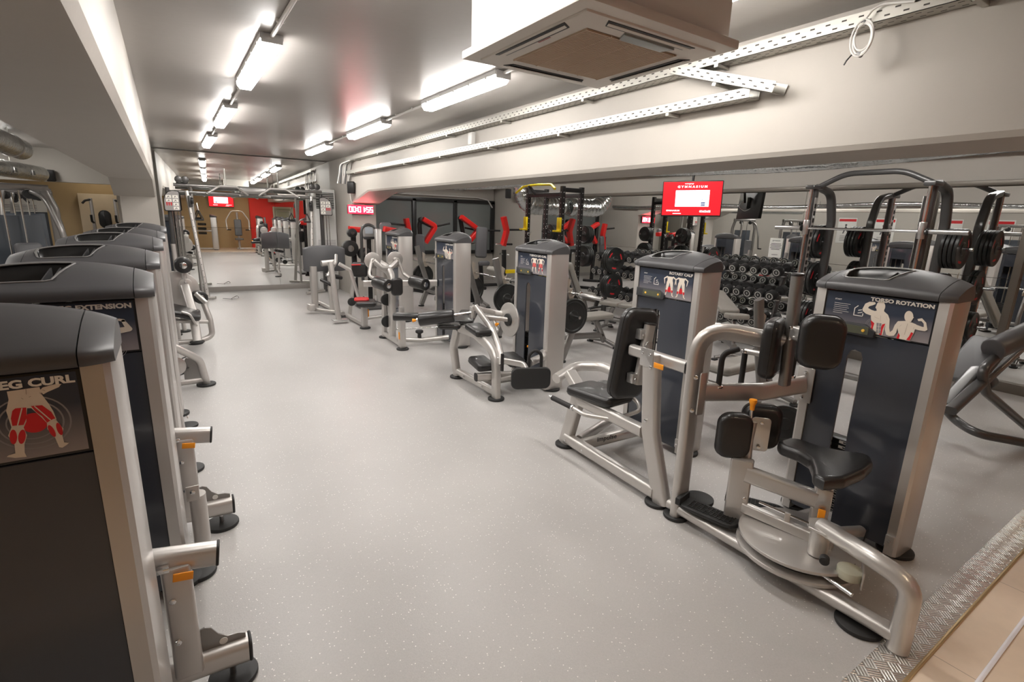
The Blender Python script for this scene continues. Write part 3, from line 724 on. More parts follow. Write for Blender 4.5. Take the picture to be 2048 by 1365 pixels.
RIM = mat('placard_rim', (.02, .02, .022), .3)
def tower(t, M, title, fig, pin_row=4, detail=True, depth=.25, stack=True):
    """weight tower: local x width, y depth (front at 0), z up"""
    D = depth
    def mbn(): return MB(M)
    # end columns of silver extrusion
    for s in (-1, 1):
        q = mbn()
        ol = [(.268, .0), (.312, .0), (.326, .012), (.334, .05), (.337, D * .8), (.328, D - .012), (.31, D), (.268, D)]
        if s < 0: ol = [(-x, y) for x, y in ol][::-1]
        q.prism(ol, .025, 1.462, .002)
        c = q.build('side_column', SILVER, t, ang=25)
        if detail:
            q = mbn(); q.box((s * .290, -.006, .115), (.045, .012, .07), .004); q.build('foot_bracket', SILVER, c)
            q = mbn(); q.M = M; q.cyl((s * .290, -.010, .115), (s * .290, -.020, .115), .010, n=8, bev=.002); q.build('bolt', CHROME, c)
        q = mbn(); q.cyl((s * .285, D * .5, 0), (s * .285, D * .5, .024), .092, n=32, bev=.006); q.build('rubber_foot', RUBBER, t)
    # smoked front panel with its slot
    q = mbn(); a, b = -.100, -.022
    ol = [(-.267, .06), (a, .06), (a, 1.09), (a + .012, 1.125), (a + .032, 1.135), (b - .012, 1.125), (b, 1.09), (b, .06), (.267, .06), (.267, 1.229), (-.267, 1.229)]
    Mx = Matrix(((1, 0, 0, 0), (0, 0, -1, .022), (0, 1, 0, 0), (0, 0, 0, 1)))
    q.prism(ol, 0, .012, .002, Mx, 1); q.build('front_panel', PANEL, t, ang=25)
    for xa, xb in ((-.267, -.225), (.03, .267)):
        q = mbn(); q.box(((xa + xb) / 2, D - .015, .75), (xb - xa, .012, 1.40), .002); q.build('rear_panel', PANEL, t)
    q = mbn(); q.box((-.097, D - .015, 1.34), (.255, .012, .22), .002); q.build('rear_panel', PANEL, t)
    # stack
    if stack:
        q = mbn()
        for k in range(15): q.box((-.055, D * .5, .10 + .032 * k), (.30, .09, .028), .002)
        q.mi = 1
        for k in range(15):
            z = .10 + .032 * k
            q.box((-.062, D * .5 - .0455, z), (.046, .001, .017))
        q.mi = 2
        for k in range(15): q.box((-.055 , D * .5 - .0465, .10 + .032 * k), (.014, .001, .008))
        q.build('weight_stack', [STEEL, WHITEI, DARKI], t)
        q = mbn()
        for s in (-1, 1): q.cyl((-.055 + s * .10, D * .5, .06), (-.055 + s * .10, D * .5, 1.44), .010, n=12)
        q.cyl((-.055, D * .5, .56), (-.055, D * .5, 1.44), .012, n=12)
        q.build('guide_rod', CHROME, t)
        q = mbn(); z = .10 + .032 * (14 - pin_row); q.cyl((-.055, .025, z), (-.055, .07, z), .014, .010, n=14, bev=.003); q.build('selector_pin', ORANGE, t)
    # placard
    q = mbn()
    Mp = Matrix(((1, 0, 0, 0), (0, 0, -1, .006), (0, 1, 0, 0), (0, 0, 0, 1)))
    q.box((0, .014, 1.344), (.536, .014, .222), .003)
    o = len(q.v); q.add([(-.259, 1.241, .0012), (.259, 1.241, .0012), (.259, 1.448, .0012), (-.259, 1.448, .0012)], [(0, 1, 2, 3)], Mp)
    face0 = len(q.f) - 1; q.m[face0] = 1
    def off(T, z): return T @ Matrix.Translation((0, 0, z))
    B = off(Mp, .0015)
    fmap = {1: 2, 2: 3, 3: 4, 4: 5, 5: 6}
    q2 = MB(M @ Matrix.Translation((0, 0, 1.344)) @ Matrix.Diagonal((1, 1, .90, 1)) @ Matrix.Translation((0, 0, -1.332)))
    if fig == 'legs': fig_legs(q2, .045, 1.325, .12, B, 'thigh'); fig_legs(q2, .160, 1.325, .12, off(B, .0005), 'both')
    elif fig == 'legcurl': fig_legs(q2, .125, 1.318, .158, B, 'both'); fig_legs(q2, -.065, 1.318, .158, off(B, .0005), 'thigh')
    elif fig == 'calf': fig_legs(q2, .05, 1.325, .12, B, 'calf'); fig_legs(q2, .160, 1.325, .12, off(B, .0005), 'calf')
    elif fig == 'torso': fig_upper(q2, .045, 1.300, .150, B, False, 'side'); fig_upper(q2, .160, 1.285, .125, off(B, .0005), True, 'side', -1)
    elif fig == 'ext': fig_upper(q2, .05, 1.285, .14, B, False, 'side'); fig_upper(q2, .155, 1.285, .13, off(B, .0005), True, 'none', -1)
    elif fig == 'raise': fig_upper(q2, .04, 1.295, .145, B, False, 'none'); fig_upper(q2, .155, 1.28, .125, off(B, .0005), True, 'shoulder', -1)
    else: fig_upper(q2, .04, 1.295, .145, B, False, 'none'); fig_upper(q2, .155, 1.28, .125, off(B, .0005), True, 'back', -1)
    q3 = MB(M); 
    if fig == 'legcurl': art(q3, ART_CURL, map_curl, B)
    if fig == 'torso': art(q3, ART_TORSO, map_torso, B)
    if q3.v: q2 = q3
    q2.M = M
    q2.mi = 5
    text_mb(q2, title, .027, off(Mp, .0065) @ Matrix.Translation((.255, 1.423, 0)), .0013, 1.22, 'RIGHT')
    if detail:
        text_mb(q2, 'START', .010, off(Mp, .003) @ Matrix.Translation((-.215, 1.405, 0)), .0002, 1.2)
        for k in range(6):
            w = (.085, .075, .08, .07, .082, .05)[k]
            q2.poly([(-.215, 1.385 - k * .011, .003), (-.215 + w, 1.385 - k * .011, .003), (-.215 + w, 1.3868 - k * .011, .003), (-.215, 1.3868 - k * .011, .003)], Mp)
        for a_, b_ in (((-.105, 1.33), (-.105, 1.37)), ((-.105, 1.37), (-.09, 1.385)), ((-.105, 1.33), (-.06, 1.33)), ((-.06, 1.33), (-.06, 1.345)), ((-.085, 1.345), (-.065, 1.352)), ((-.085, 1.36), (-.07, 1.365))):
            limb(q2, a_, b_, .0022, .0022, Mp, .003, 3)
    nv = len(q.v); q.v += q2.v; q.f += [[i + nv for i in f] for f in q2.f]; q.m += [fmap.get(i, 2) for i in q2.m]
    p = q.build('placard', [RIM, PLACM, CREAM, REDI, CREAM2, GREYI, WHITEI], t, smooth=False)
    uv = p.data.uv_layers.new(name='UVMap')
    Mi = M.inverted(); off0 = Vector(t['_o'])
    for lp in p.data.loops:
        c = Mi @ (p.data.vertices[lp.vertex_index].co + off0)
        u = (c.x + .26) / .52 ; w = (c.z - 1.241) / .207
        uv.data[lp.index].uv = (max(0, min(1, w + .15 * (1 - u))), u)
    # small console
    q = mbn(); q.prism([(-.266, 1.222), (.01, 1.222), (.02, 1.231), (.02, 1.257), (-.03, 1.289), (-.266, 1.289)], 0, .022, .005, Mp, 2)
    dsp = q.build('display', mat('console_plastic', (.035, .036, .040), .35), t)
    q = mbn(); q.prism([(-.195, 1.233), (-.01, 1.233), (-.01, 1.277), (-.195, 1.277)], .020, .0235, .001, Mp, 1); q.build('screen', GLASSD, dsp)
    for x in (-.165, -.035):
        q = mbn(); q.M = M @ Mp; q.cyl((x, 1.255, .022), (x, 1.255, .027), .0085, n=14, bev=.001); q.build('button', mat('amber_button', (.9, .55, .08), .35), dsp)
    # moulded cap: low front edge, top sloping up to the back, ends drooping
    def capsec(x):
        e = abs(x) / .337
        k = 1 - .42 * e ** 2.2
        k = max(k, .45)
        z0 = 1.462; yi = .020 * (max(0, (e - .78) / .22) ** 2) * 1.6
        y0, y1 = -.024 + yi, D + .022 - yi; dy = y1 - y0
        ft = .050 * (1 - .25 * e ** 4); bt = .138 * k
        pts = [(x, y0 + .008, z0), (x, y0, z0 + .010), (x, y0 + .002, z0 + ft * .72), (x, y0 + .012, z0 + ft * .93), (x, y0 + .030, z0 + ft * 1.12)]
        ys_, zs_ = y0 + .030, z0 + ft * 1.12
        ye, ze = y1 - .05, z0 + bt
        for k_ in range(1, 7):
            f = k_ / 7; pts.append((x, ys_ + (ye - ys_) * f, zs_ + (ze - zs_) * (f + .16 * math.sin(PI * f))))
        pts += [(x, ye, ze), (x, y1 - .025, z0 + bt - .006), (x, y1 - .006, z0 + bt - .028), (x, y1, z0 + bt * .6), (x, y1, z0 + .010), (x, y1 - .008, z0)]
        return pts
    def ztop(x, y):
        ss = [p for p in capsec(x)[3:12]]
        for i_ in range(len(ss) - 1):
            if ss[i_][1] <= y <= ss[i_+1][1]:
                f_ = (y - ss[i_][1]) / max(1e-6, ss[i_+1][1] - ss[i_][1]); return ss[i_][2] * (1 - f_) + ss[i_+1][2] * f_
        return ss[-1][2]
    xs = [-.268 + .536 * k / 16 for k in range(17)]
    q = mbn(); q.rings([capsec(x)[::-1] for x in xs]); cap = q.build('cap', [CAPM, CAPD], t, ang=50)
    ol = [(-.205, .050), (-.185, .040), (-.005, .040), (.015, .048), (.075, D - .065), (.065, D - .052), (-.200, D - .052), (-.218, D - .062), (-.222, .12)]
    cut = MB(M); cut.mi = 1; cut.prism(ol, 1.485, 1.75, 0); cu = cut.build('cutter', [CAPM, CAPD], t)
    bm_cut(cap, cu)
    loop = []
    for i_ in range(len(ol)):
        (ax, ay), (bx, by) = ol[i_], ol[(i_ + 1) % len(ol)]
        for j_ in range(6): x_, y_ = ax + (bx - ax) * j_ / 6, ay + (by - ay) * j_ / 6; loop.append(Vector((x_, y_, ztop(x_, y_) + .0005)))
    loop.append(loop[0])
    q = mbn(); q.sweep(loop, rrect(.011, .006, .003, 2)); q.build('tray_rim', mat('rim_plastic', (.20, .195, .19), .3), cap)
    for x in (-.045, -.015):
        q = mbn(); q.add([(x, .05, 1.487), (x + .005, .05, 1.487), (x + .045, D - .055, 1.487), (x + .04, D - .055, 1.487), (x, .05, 1.50), (x + .005, .05, 1.50), (x + .045, D - .055, 1.575), (x + .04, D - .055, 1.575)],
                         [(0, 3, 2, 1), (4, 5, 6, 7), (0, 1, 5, 4), (1, 2, 6, 5), (2, 3, 7, 6), (3, 0, 4, 7)]); q.build('divider', mat('divider_plastic', (.07, .07, .072), .3), cap)
    for s in (-1, 1):
        R = [capsec(s * (.271 + .066 * (k / 8))) for k in range(9)]
        if s > 0: R = [r[::-1] for r in R]
        q = mbn(); q.rings(R); q.build('cap_end', CAPM, t, ang=50)

def oct_tube(t, name, pts, w=.105, h=.055, up=(0, 0, 1), fr=.08, m=None, r=.024, parent=None):
    q = MB(); q.rtube(pts, w, h, r, up, fr); return q.build(name, m or SILVER, parent or t)
def rnd(t, name, pts, r=.02, fr=.06, m=None, n=14):
    q = MB(); q.tube(pts, r, fr, n); return q.build(name, m or SILVER, t)
def foot(t, x, y, r=.085, z=0.0, h=.022):
    q = MB(); q.cyl((x, y, z), (x, y, z + h), r, n=32, bev=.006); return q.build('rubber_foot', RUBBER, t)
def pad(t, name, c, size, thick, nrm=(0, 0, 1), up=(0, 1, 0), m=None, rc=.05, bev=None, taper=1.0):
    """upholstered pad: size (across, along up), slab normal nrm; taper scales the width at the top"""
    w, h = size; bev = bev if bev is not None else thick * .38
    ol = rrect(w, h, rc, 6)
    ol = [(x * (1 + (taper - 1) * (y / h + .5)), y) for x, y in ol]
    T = TM(c, nrm, up)
    q = MB(); q.prism(ol, -thick / 2, thick / 2, bev, T, 4)
    o = q.build(name, m or VINYL, t, ang=55)
    q = MB(); ol2 = [(x * 1.004, y * 1.004) for x, y in ol]
    q.sweep([T @ Vector((x, y, -thick * .12)) for x, y in ol2] + [T @ Vector((ol2[0][0], ol2[0][1], -thick * .12))], circ(.0028, 6)); q.build('piping', m or VINYL, o)
    return o
def roller(t, name, p0, p1, r, m=None, end=None, hub=True):
    q = MB(); q.cyl(p0, p1, r, n=28, bev=min(.012, r * .25)); o = q.build(name, m or VINYL, t, ang=50)
    p0, p1 = Vector(p0), Vector(p1); d = (p1 - p0).normalized()
    if hub:
        for p, s in ((p0, -1), (p1, 1)):
            q = MB(); q.cyl(p - d * .002 * s, p + d * .010 * s, r * .42, n=16, bev=.003); q.build('end_cap', CHROME, o)
    return o
def bolt(t, p, d=(-1, 0, 0), r=.011):
    p = Vector(p); q = MB(); q.cyl(p, p + Vector(d).normalized() * .010, r, n=8, bev=.002); return q.build('bolt', CHROME, t)
def plate(t, p, d, r, th=.035, holes=3, red=False, name='weight_plate', m=None):
    """olympic plate with a dished face and grip openings"""
    p = Vector(p); T = TM(p, d)
    q = MB()
    q.lathe([(.026, -th*.5), (r * .30, -th*.5), (r * .34, -th*.28), (r * .80, -th*.28), (r * .86, -th*.5), (r * .98, -th*.5), (r, -th*.35), (r, th*.35), (r * .98, th*.5), (r * .86, th*.5), (r * .80, th*.28), (r * .34, th*.28), (r * .30, th*.5), (.026, th*.5)], T, 36)
    ms = [m or IRON]
    q.mi = 1; ms.append(REDI if red else STEEL)
    for k in range(holes):
        a = 2 * PI * k / holes + .4
        for zf in (th * .29, -th * .29):
            pts = []
            for j in range(5): b = a - .38 + .76 * j / 4; pts.append((r * .72 * math.cos(b), r * .72 * math.sin(b), zf))
            for j in range(5): b = a + .30 - .60 * j / 4; pts.append((r * (.52 if not red else .6) * math.cos(b), r * (.52 if not red else .6) * math.sin(b), zf))
            q.poly(pts, T)
    return q.build(name, ms, t, ang=35)
RZ = lambda d: Matrix.Rotation(math.radians(d), 4, 'Z')
V = Vector

# ================================================================== right row
XT = 3.18
def rtower(y0): return Matrix.Translation((XT, y0 + .335, 0)) @ RZ(-90)

# ---- torso rotation -------------------------------------------------
t = thing('torso_rotation_machine', (2.8, 1.2, 0), 'large silver torso rotation machine in the right foreground with T-shaped black seat and turntable', 'weight machine')
tower(t, rtower(.865), 'TORSO ROTATION', 'torso', pin_row=7)
oct_tube(t, 'base_rail', [(2.49, 1.86, .07), (2.49, .62, .07)], .085, .06)
foot(t, 2.49, 1.81, .078); foot(t, 2.50, .76, .10)
oct_tube(t, 'rear_upright', [(2.495, 1.80, .02), (2.495, 1.80, 1.235), (2.83, 1.50, 1.165)], .06, .115, up=(1, 0, 0), fr=.17)
a = [P(1400, 785, Y=1.78), P(1530, 785, X=2.93), P(1618, 762, X=XT - .005)]
oct_tube(t, 'handle_beam', [V((2.50, 1.80, .83)), V((2.93, 1.62, .815)), V((3.175, 1.50, .862))], .045, .115, fr=.12)
q = MB(); q.prism(rrect(.055, .26, .012), -.004, .004, .001, TM((2.497, 1.735, .84), (-.1, -1, 0))); q.build('joint_plate', SILVER, t)
for z in (.75, .95): bolt(t, (2.43, 1.74, z), (-.8, -.6, 0), .013)
q = MB(); q.box((XT - .004, 1.50, .86), (.008, .10, .22), .003); q.build('joint_plate', SILVER, t)
for z in (.78, .94): bolt(t, (XT - .008, 1.50, z), (-1, 0, 0))
# foam grips on the beam
for px, yy in ((1437, 1.735), (1481, 1.70)):
    b0 = P(px, 772, Y=yy)
    if px == 1437: rnd(t, 'grip', [b0, b0 + V((0, 0, .20)), b0 + V((.09, -.04, .225))], .0165, .06, FOAM)
    else: rnd(t, 'grip', [b0, b0 + V((0, 0, .21))], .0165, .05, FOAM)
    q = MB(); q.cyl(b0 + V((0, 0, -.012)), b0 + V((0, 0, .006)), .026, n=18, bev=.004); q.build('grip_collar', CHROME, t)
b0 = P(1481, 772, Y=1.70) + V((0, 0, .22))
q = MB(); q.cyl(b0 + V((0, 0, -.012)), b0 + V((0, 0, .008)), .024, n=18, bev=.004); q.build('grip_collar', CHROME, t)
rnd(t, 'grip_bar', [b0, V((2.83, 1.52, b0.z + .005))], .017)
b0 = P(1582, 752, Y=1.52)
rnd(t, 'grip', [b0, b0 + V((.005, 0, .22))], .0165, .05, FOAM); q = MB(); q.cyl(b0 + V((0, 0, -.012)), b0 + V((0, 0, .006)), .026, n=18, bev=.004); q.build('grip_collar', CHROME, t)
# chest post and upper pads
oct_tube(t, 'pad_post', [(2.86, 1.46, .92), (2.835, 1.47, 1.545)], .052, .07, up=(1, 0, 0), m=SILVER2, r=.02)
q = MB(); q.cyl((2.835, 1.47, 1.545), (2.834, 1.47, 1.56), .034, n=20, bev=.006); q.build('end_cap', BLACKP, t)
pad(t, 'chest_pad', (2.80, 1.53, 1.13), (.25, .34), .09, nrm=(-.35, 1, 0), up=(0, 0, 1), rc=.06)
pad(t, 'chest_pad', (2.72, 1.24, 1.235), (.205, .28), .09, nrm=(-.80, -.60, .0), up=(0.02, 0, 1), rc=.07)
oct_tube(t, 'pad_arm', [(2.84, 1.45, 1.235), (2.77, 1.29, 1.235)], .05, .075, r=.01)
for z in (1.205, 1.265): bolt(t, (2.80, 1.44, z + .0), (-1, -.2, 0))
# turntable mast, seat arm and seat
q = MB(); q.box((2.60, 1.49, .28), (.07, .12, .46), .012, RZ(28)); mast = q.build('mast', SILVER, t)
bolt(t, (2.555, 1.425, .30), (-.6, -.8, 0), .013)
oct_tube(t, 'seat_arm', [(2.60, 1.46, .43), (2.755, 1.14, .385)], .06, .095, r=.02)
oct_tube(t, 'seat_arm', [(2.60, 1.45, .225), (2.70, 1.00, .205)], .05, .06, r=.012)
q = MB(); q.tube([(2.60, 1.36, .30), (2.68, 1.10, .275)], .007, .02, 8); q.build('pull_rod', CHROME, t)
q = MB(); q.box((2.645, 1.22, .26), (.02, .03, .07), .004, RZ(25)); q.build('rod_bracket', SILVER, t)
q = MB(); q.tube([(2.68, 1.10, .275), (2.69, 1.08, .262), (2.69, 1.08, .215)], .006, .01, 8); q.build('pull_rod', CHROME, t)
q = MB(); q.box((2.79, 1.13, .385), (.062, .085, .36), .012, RZ(25)); q.build('seat_post', SILVER, t)
q = MB(); q.box((2.752, 1.105, .40), (.012, .075, .12), .004, RZ(25)); q.build('seat_clamp', ALU, t)
q = MB(); q.box((2.735, 1.095, .315), (.006, .034, .075), .003, RZ(25)); q.build('adjuster_tab', ORANGE, t)
bolt(t, (2.752, 1.072, .50), (-.4, -.9, 0), .012)
A, B_, C_, D_ = V((2.70, 1.36)), V((2.86, 1.33)), V((2.99, 1.00)), V((2.50, 1.02))
ol = [(2.49, 1.01), (2.60, .965), (2.78, .955), (2.92, .975), (3.00, 1.02), (3.00, 1.07), (2.93, 1.14), (2.885, 1.24), (2.88, 1.34), (2.84, 1.375), (2.74, 1.385), (2.695, 1.35), (2.70, 1.25), (2.665, 1.17), (2.58, 1.11), (2.505, 1.07)]
ol = [(p.x, p.y) for p in fillet([(x, y, 0) for x, y in ol + [ol[0]]], .05, 4)[:-1]]
q = MB(); q.prism(ol, .565, .635, .026, None, 4); q.build('seat', VINYL, t, ang=60)
q = MB(); q.cyl((2.79, 1.13, .55), (2.79, 1.13, .575), .05, n=20); q.build('seat_collar', BLACKP, t)
for z0, z1, rr_ in ((.168, .186, .295), (.105, .128, .30)):
    q = MB(); q.cyl((2.65, 1.15, z0), (2.65, 1.15, z1), rr_, n=56, bev=.004); q.build('turntable', SILVER, t)
q = MB(); q.cyl((2.65, 1.15, .128), (2.65, 1.15, .168), .24, n=40); q.build('turntable_core', CAPD, t)
q = MB(); q.cyl((2.58, 1.02, .19), (2.58, 1.02, .33), .045, n=24, bev=.006); q.build('pivot_housing', SILVER, t)
q = MB(); q.prism([(2.53, .93), (2.63, .95), (2.68, 1.06), (2.62, 1.10), (2.53, 1.06)], .328, .342, .004); q.build('pivot_cover', SILVER, t)
bolt(t, (2.575, 1.02, .342), (0, 0, 1), .018)
oct_tube(t, 'front_arch', [(2.60, 1.03, .335), (2.49, .76, .365), (2.485, .60, .335), (2.485, .60, .012)], .085, .085, up=(1, 0, 0), fr=.19, r=.04)
q = MB(); q.cyl((2.565, .86, .17), (2.565, .86, .215), .055, n=28, bev=.005); q.build('pulley', mat('nylon_pulley', (.55, .54, .42), .4), t)
q = MB(); q.box((2.60, .82, .19), (.008, .12, .09), .002, RZ(-65)); q.build('pulley_bracket', SILVER, t)
rnd(t, 'stop_rod', [(2.50, .95, .15), (2.47, .80, .15)], .010, m=CHROME)
rnd(t, 'cable', [(2.60, .86, .19), (3.17, 1.02, .13)], .004, m=BLACKP, n=8)
q = MB(); q.cyl((2.51, .955, .235), (2.475, .94, .235), .022, n=18, bev=.003); q.build('stop_bumper', RUBBER, t)
oct_tube(t, 'link_rail', [(2.70, 1.36, .10), (3.17, 1.27, .10)], .07, .08)
oct_tube(t, 'link_rail', [(2.78, 1.16, .15), (3.17, 1.05, .10)], .06, .06)
# foot plates
def footplate(c, ang, L=.36, Wd=.13, tilt=0):
    M = Matrix.Translation(c) @ RZ(ang) @ Matrix.Rotation(math.radians(tilt), 4, 'X')
    q = MB(M); ol = rrect(Wd, L, .06, 6); q.prism(ol, -.012, .012, .006)
    q.prism([(-Wd/2, L/2 - .03), (Wd/2, L/2 - .03), (Wd/2, L/2), (-Wd/2, L/2)], 0, .05, .008)
    for k in range(11): q.box((0, -L/2 + .05 + k * .024, .0135), (Wd - .035, .004, .005))
    for k in range(5): q.box((-Wd/2 + .026 + k * (Wd - .052) / 4, -.02, .0135), (.003, L - .10, .005))
    q.build('foot_plate', RUBBER, t)
footplate(V((2.505, 1.60, .135)), 12)
footplate(V((2.86, 1.52, .12)), 28, .34, .12)
q = MB(); q.cyl((2.62, 1.75, .10), (2.62, 1.75, .125), .09, n=28, bev=.005); q.build('foot_disc', RUBBER, t)
# knee pads
q = MB(); q.rtube([(2.645, 1.49, .40), (2.645, 1.50, .62), (2.66, 1.50, .72)], .035, .05, .012, fr=.04); q.build('knee_pad_post', SILVER, t)
pad(t, 'knee_pad', (2.575, 1.55, .635), (.19, .27), .075, nrm=(-.62, -.78, 0), up=(0, 0, 1), rc=.065)
pad(t, 'knee_pad', (2.80, 1.53, .655), (.22, .27), .10, nrm=(.72, .70, 0), up=(0, 0, 1), rc=.065)
q = MB(); q.prism(rrect(.10, .20, .02), -.004, .004, .001, TM((2.70, 1.47, .645), (-.75, -.6, 0))); q.build('pad_backplate', ALU, t)
for z in (.57, .72): bolt(t, (2.693, 1.463, z), (-.75, -.6, 0))
q = MB(); q.cyl((2.635, 1.50, .72), (2.635, 1.50, .80), .009, n=12); q.build('plunger_rod', CHROME, t)
q = MB(); q.lathe([(.012, 0), (.014, .03), (.022, .05), (.02, .062), (.0, .065)], Matrix.Translation((2.635, 1.50, .795)), 18); q.build('plunger_knob', ORANGE, t)

# ---- rotary calf ------------------------------------------------------
t = thing('rotary_calf_machine', (2.8, 2.5, 0), 'silver rotary calf machine with black seat and tall black backrest seen from behind', 'weight machine')
tower(t, rtower(2.325), 'ROTARY CALF', 'calf')
foot(t, 2.545, 2.98, .085); foot(t, 2.50, 1.975, .078)
oct_tube(t, 'base_rail', [(2.54, 2.96, .075), (2.50, 1.99, .075)], .08, .085)
oct_tube(t, 'front_leg', [(2.55, 2.985, .02), (2.56, 2.87, .46)], .075, .115, up=(0, 1, 0), r=.02)
oct_tube(t, 'rear_upright', [(2.50, 1.93, .018), (2.50, 2.08, .47), (2.50, 2.13, .985)], .07, .125, up=(0, 1, 0), fr=.14)
oct_tube(t, 'seat_rail', [(2.56, 2.90, .43), (2.50, 2.14, .45)], .07, .085)
oct_tube(t, 'cross_rail', [(2.54, 2.80, .075), (3.18, 2.72, .105)], .08, .08)
q = MB(); text_mb(q, 'impulse', .055, Matrix.Translation((2.66, 2.735, .10)) @ Matrix.Rotation(math.radians(-7), 4, 'Z') @ Matrix.Rotation(PI/2, 4, 'X'), .001, 1.15); q.build('frame_lettering', DARKI, t)
oct_tube(t, 'rear_rail', [(2.60, 2.88, .07), (3.2, 3.10, .07)], .06, .08)
rnd(t, 'swing_arm', [P(1112, 758, Z=.44), P(1150, 733, Z=.50), P(1205, 733, Z=.52), V((3.12, 2.80, .50))], .045, .16)
oct_tube(t, 'swing_plate', [P(1140, 746, Z=.50), P(1172, 800, Z=.34)], .10, .07, r=.012)
pad(t, 'seat', (2.63, 2.72, .515), (.31, .46), .075, nrm=(0, 0.04, 1), up=(-.08, 1, 0), rc=.06)
pad(t, 'side_cushion', (2.84, 2.79, .50), (.12, .30), .06, rc=.04)
pad(t, 'backrest', (2.64, 2.43, .90), (.31, .66), .095, nrm=(.06, 1, .06), up=(.10, -.05, 1), rc=.09)
oct_tube(t, 'pad_frame', [(2.635, 2.345, .70), (2.69, 2.335, 1.125)], .085, .05, up=(0, 1, 0), r=.02)
q = MB(); q.cyl((2.69, 2.335, 1.122), (2.692, 2.335, 1.135), .046, n=20, bev=.005); q.build('end_cap', BLACKP, t)
for z, x in ((1.06, 2.625), (.75, 2.585)):
    q = MB(); q.box((x, 2.36, z), (.05, .06, .07), .006); q.build('clamp', ALU, t); bolt(t, (x - .005, 2.33, z), (0, -1, 0), .009)
q = MB(); q.prism(rrect(.07, .15, .033), -.005, .005, .001, TM((2.66, 2.305, .94), (0, -1, 0))); q.build('pivot_plate', ALU, t)
oct_tube(t, 'slide_tube', [(2.56, 2.36, .955), (2.51, 1.86, .965)], .06, .075, r=.018)
q = MB(); q.prism(rrect(.062, .077, .018), 0, .012, .004, TM((2.51, 1.86, .965), (-.1, -1, 0))); q.build('end_cap', BLACKP, t)
q = MB(); q.prism(rrect(.105, .12, .012), -.003, .003, .001, TM((2.462, 2.14, .965), (-1, 0, 0))); q.build('joint_plate', ALU, t)
for dy in (-.03, .03): bolt(t, (2.46, 2.14 + dy, .99), (-1, 0, 0), .009)
q = MB(); q.box((2.457, 2.035, .935), (.006, .075, .035), .003); q.build('adjuster_tab', ORANGE, t)
for z in (.55, .91): bolt(t, (2.463, 2.10 if z < .8 else 2.10, z), (-1, -.2, 0))
for y in (2.93, 2.72): bolt(t, (2.50, y, .07), (-1, 0, 0))
g0 = V((2.40, 3.00, .43))
rnd(t, 'handle_grip', [g0, V((2.40, 2.76, .43))], .020, m=FOAM)
q = MB(); q.cyl((2.40, 3.03, .43), (2.40, 3.0, .43), .018, n=14, bev=.004); q.build('end_cap', CHROME, t)
q = MB(); q.cyl((2.40, 2.76, .43), (2.40, 2.74, .43), .024, n=14, bev=.004); q.build('grip_collar', CHROME, t)
rnd(t, 'handle_bar', [(2.40, 2.75, .43), (2.40, 2.62, .42), (2.52, 2.44, .42), (2.76, 2.42, .45), (2.84, 2.50, .47), (2.80, 2.60, .53)], .0155, .08)

# ---- y bench leg curl ---------------------------------------------------
t = thing('leg_curl_bench_machine', (2.9, 4.4, 0), 'silver leg curl bench machine with long black foam roller and upright black foot plate', 'weight machine')
tower(t, rtower(4.11), 'Y BENCH LEG CURL', 'legs')
foot(t, 2.61, 4.18, .085); foot(t, 2.605, 5.03, .085)
oct_tube(t, 'base_rail', [(2.605, 5.02, .075), (2.61, 4.2, .075)], .07, .075)
oct_tube(t, 'front_arch', [(2.61, 4.18, .02), (2.61, 4.20, .50), (2.61, 4.62, .60), (2.60, 4.95, .60)], .07, .10, up=(0, 1, 0), fr=.26)
oct_tube(t, 'rear_leg', [(2.605, 5.03, .02), (2.60, 5.12, .34), (2.60, 5.02, .58)], .07, .11, up=(0, 1, 0), fr=.12)
pad(t, 'elbow_pad', (2.63, 4.60, .645), (.19, .34), .07, up=(.1, 1, 0), nrm=(0, -.08, 1), rc=.04)
pad(t, 'knee_pad', (2.56, 4.40, .335), (.20, .30), .08, up=(.1, 1, 0), nrm=(0, -.1, 1), rc=.04)
pad(t, 'knee_pad', (2.94, 4.40, .33), (.20, .30), .08, up=(.1, 1, 0), nrm=(0, -.1, 1), rc=.04)
oct_tube(t, 'knee_rail', [(2.44, 4.30, .23), (2.95, 4.25, .20)], .07, .085)
q = MB(); q.prism(rrect(.072, .087, .024), 0, .006, .003, TM((2.44, 4.30, .23), (-1, 0, 0))); q.build('end_cap', RUBBER, t)
pad(t, 'bench_pad', (2.50, 5.05, .66), (.24, .62), .055, up=(.45, 1, 0), nrm=(0, 0, 1), rc=.05)
pad(t, 'bench_pad', (2.78, 5.15, .68), (.22, .70), .045, up=(.7, 1, 0), nrm=(0, 0, 1), rc=.05)
p0, p1 = P(838, 640, Y=4.95), P(908, 631, Y=4.75)
roller(t, 'ankle_roller', p0, p1, .072, hub=False)
q = MB(); d = (p0 - p1).normalized(); q.cyl(p0, p0 + d * .03, .02, n=14, bev=.004); q.build('end_cap', CHROME, t)
q = MB(); q.cyl(p0 + d * .03, p0 + d * .07, .012, .02, n=14, bev=.004); q.build('plunger_knob', ORANGE, t)
p2, p3 = P(786, 634, Y=5.45), P(846, 634, Y=5.3)
roller(t, 'ankle_roller', p2, p3, .045, hub=False)
j = P(945, 625, Y=4.7)
rnd(t, 'roller_bar', [p1, j], .018, m=CHROME)
q = MB(); q.box(j, (.05, .06, .13), .012); q.build('roller_clamp', SILVER, t)
oct_tube(t, 'lever_arm', [j + V((.0, -.02, .05)), P(985, 625, X=2.95), P(1020, 600 + 30, X=3.1)], .05, .06, r=.015)
rnd(t, 'lever_tube', [P(950, 612, Y=4.68), P(985, 660, X=2.75), P(1000, 700, X=2.66), P(1003, 730, X=2.64)], .032, .20)
cam_c = P(1017, 640, X=3.02)
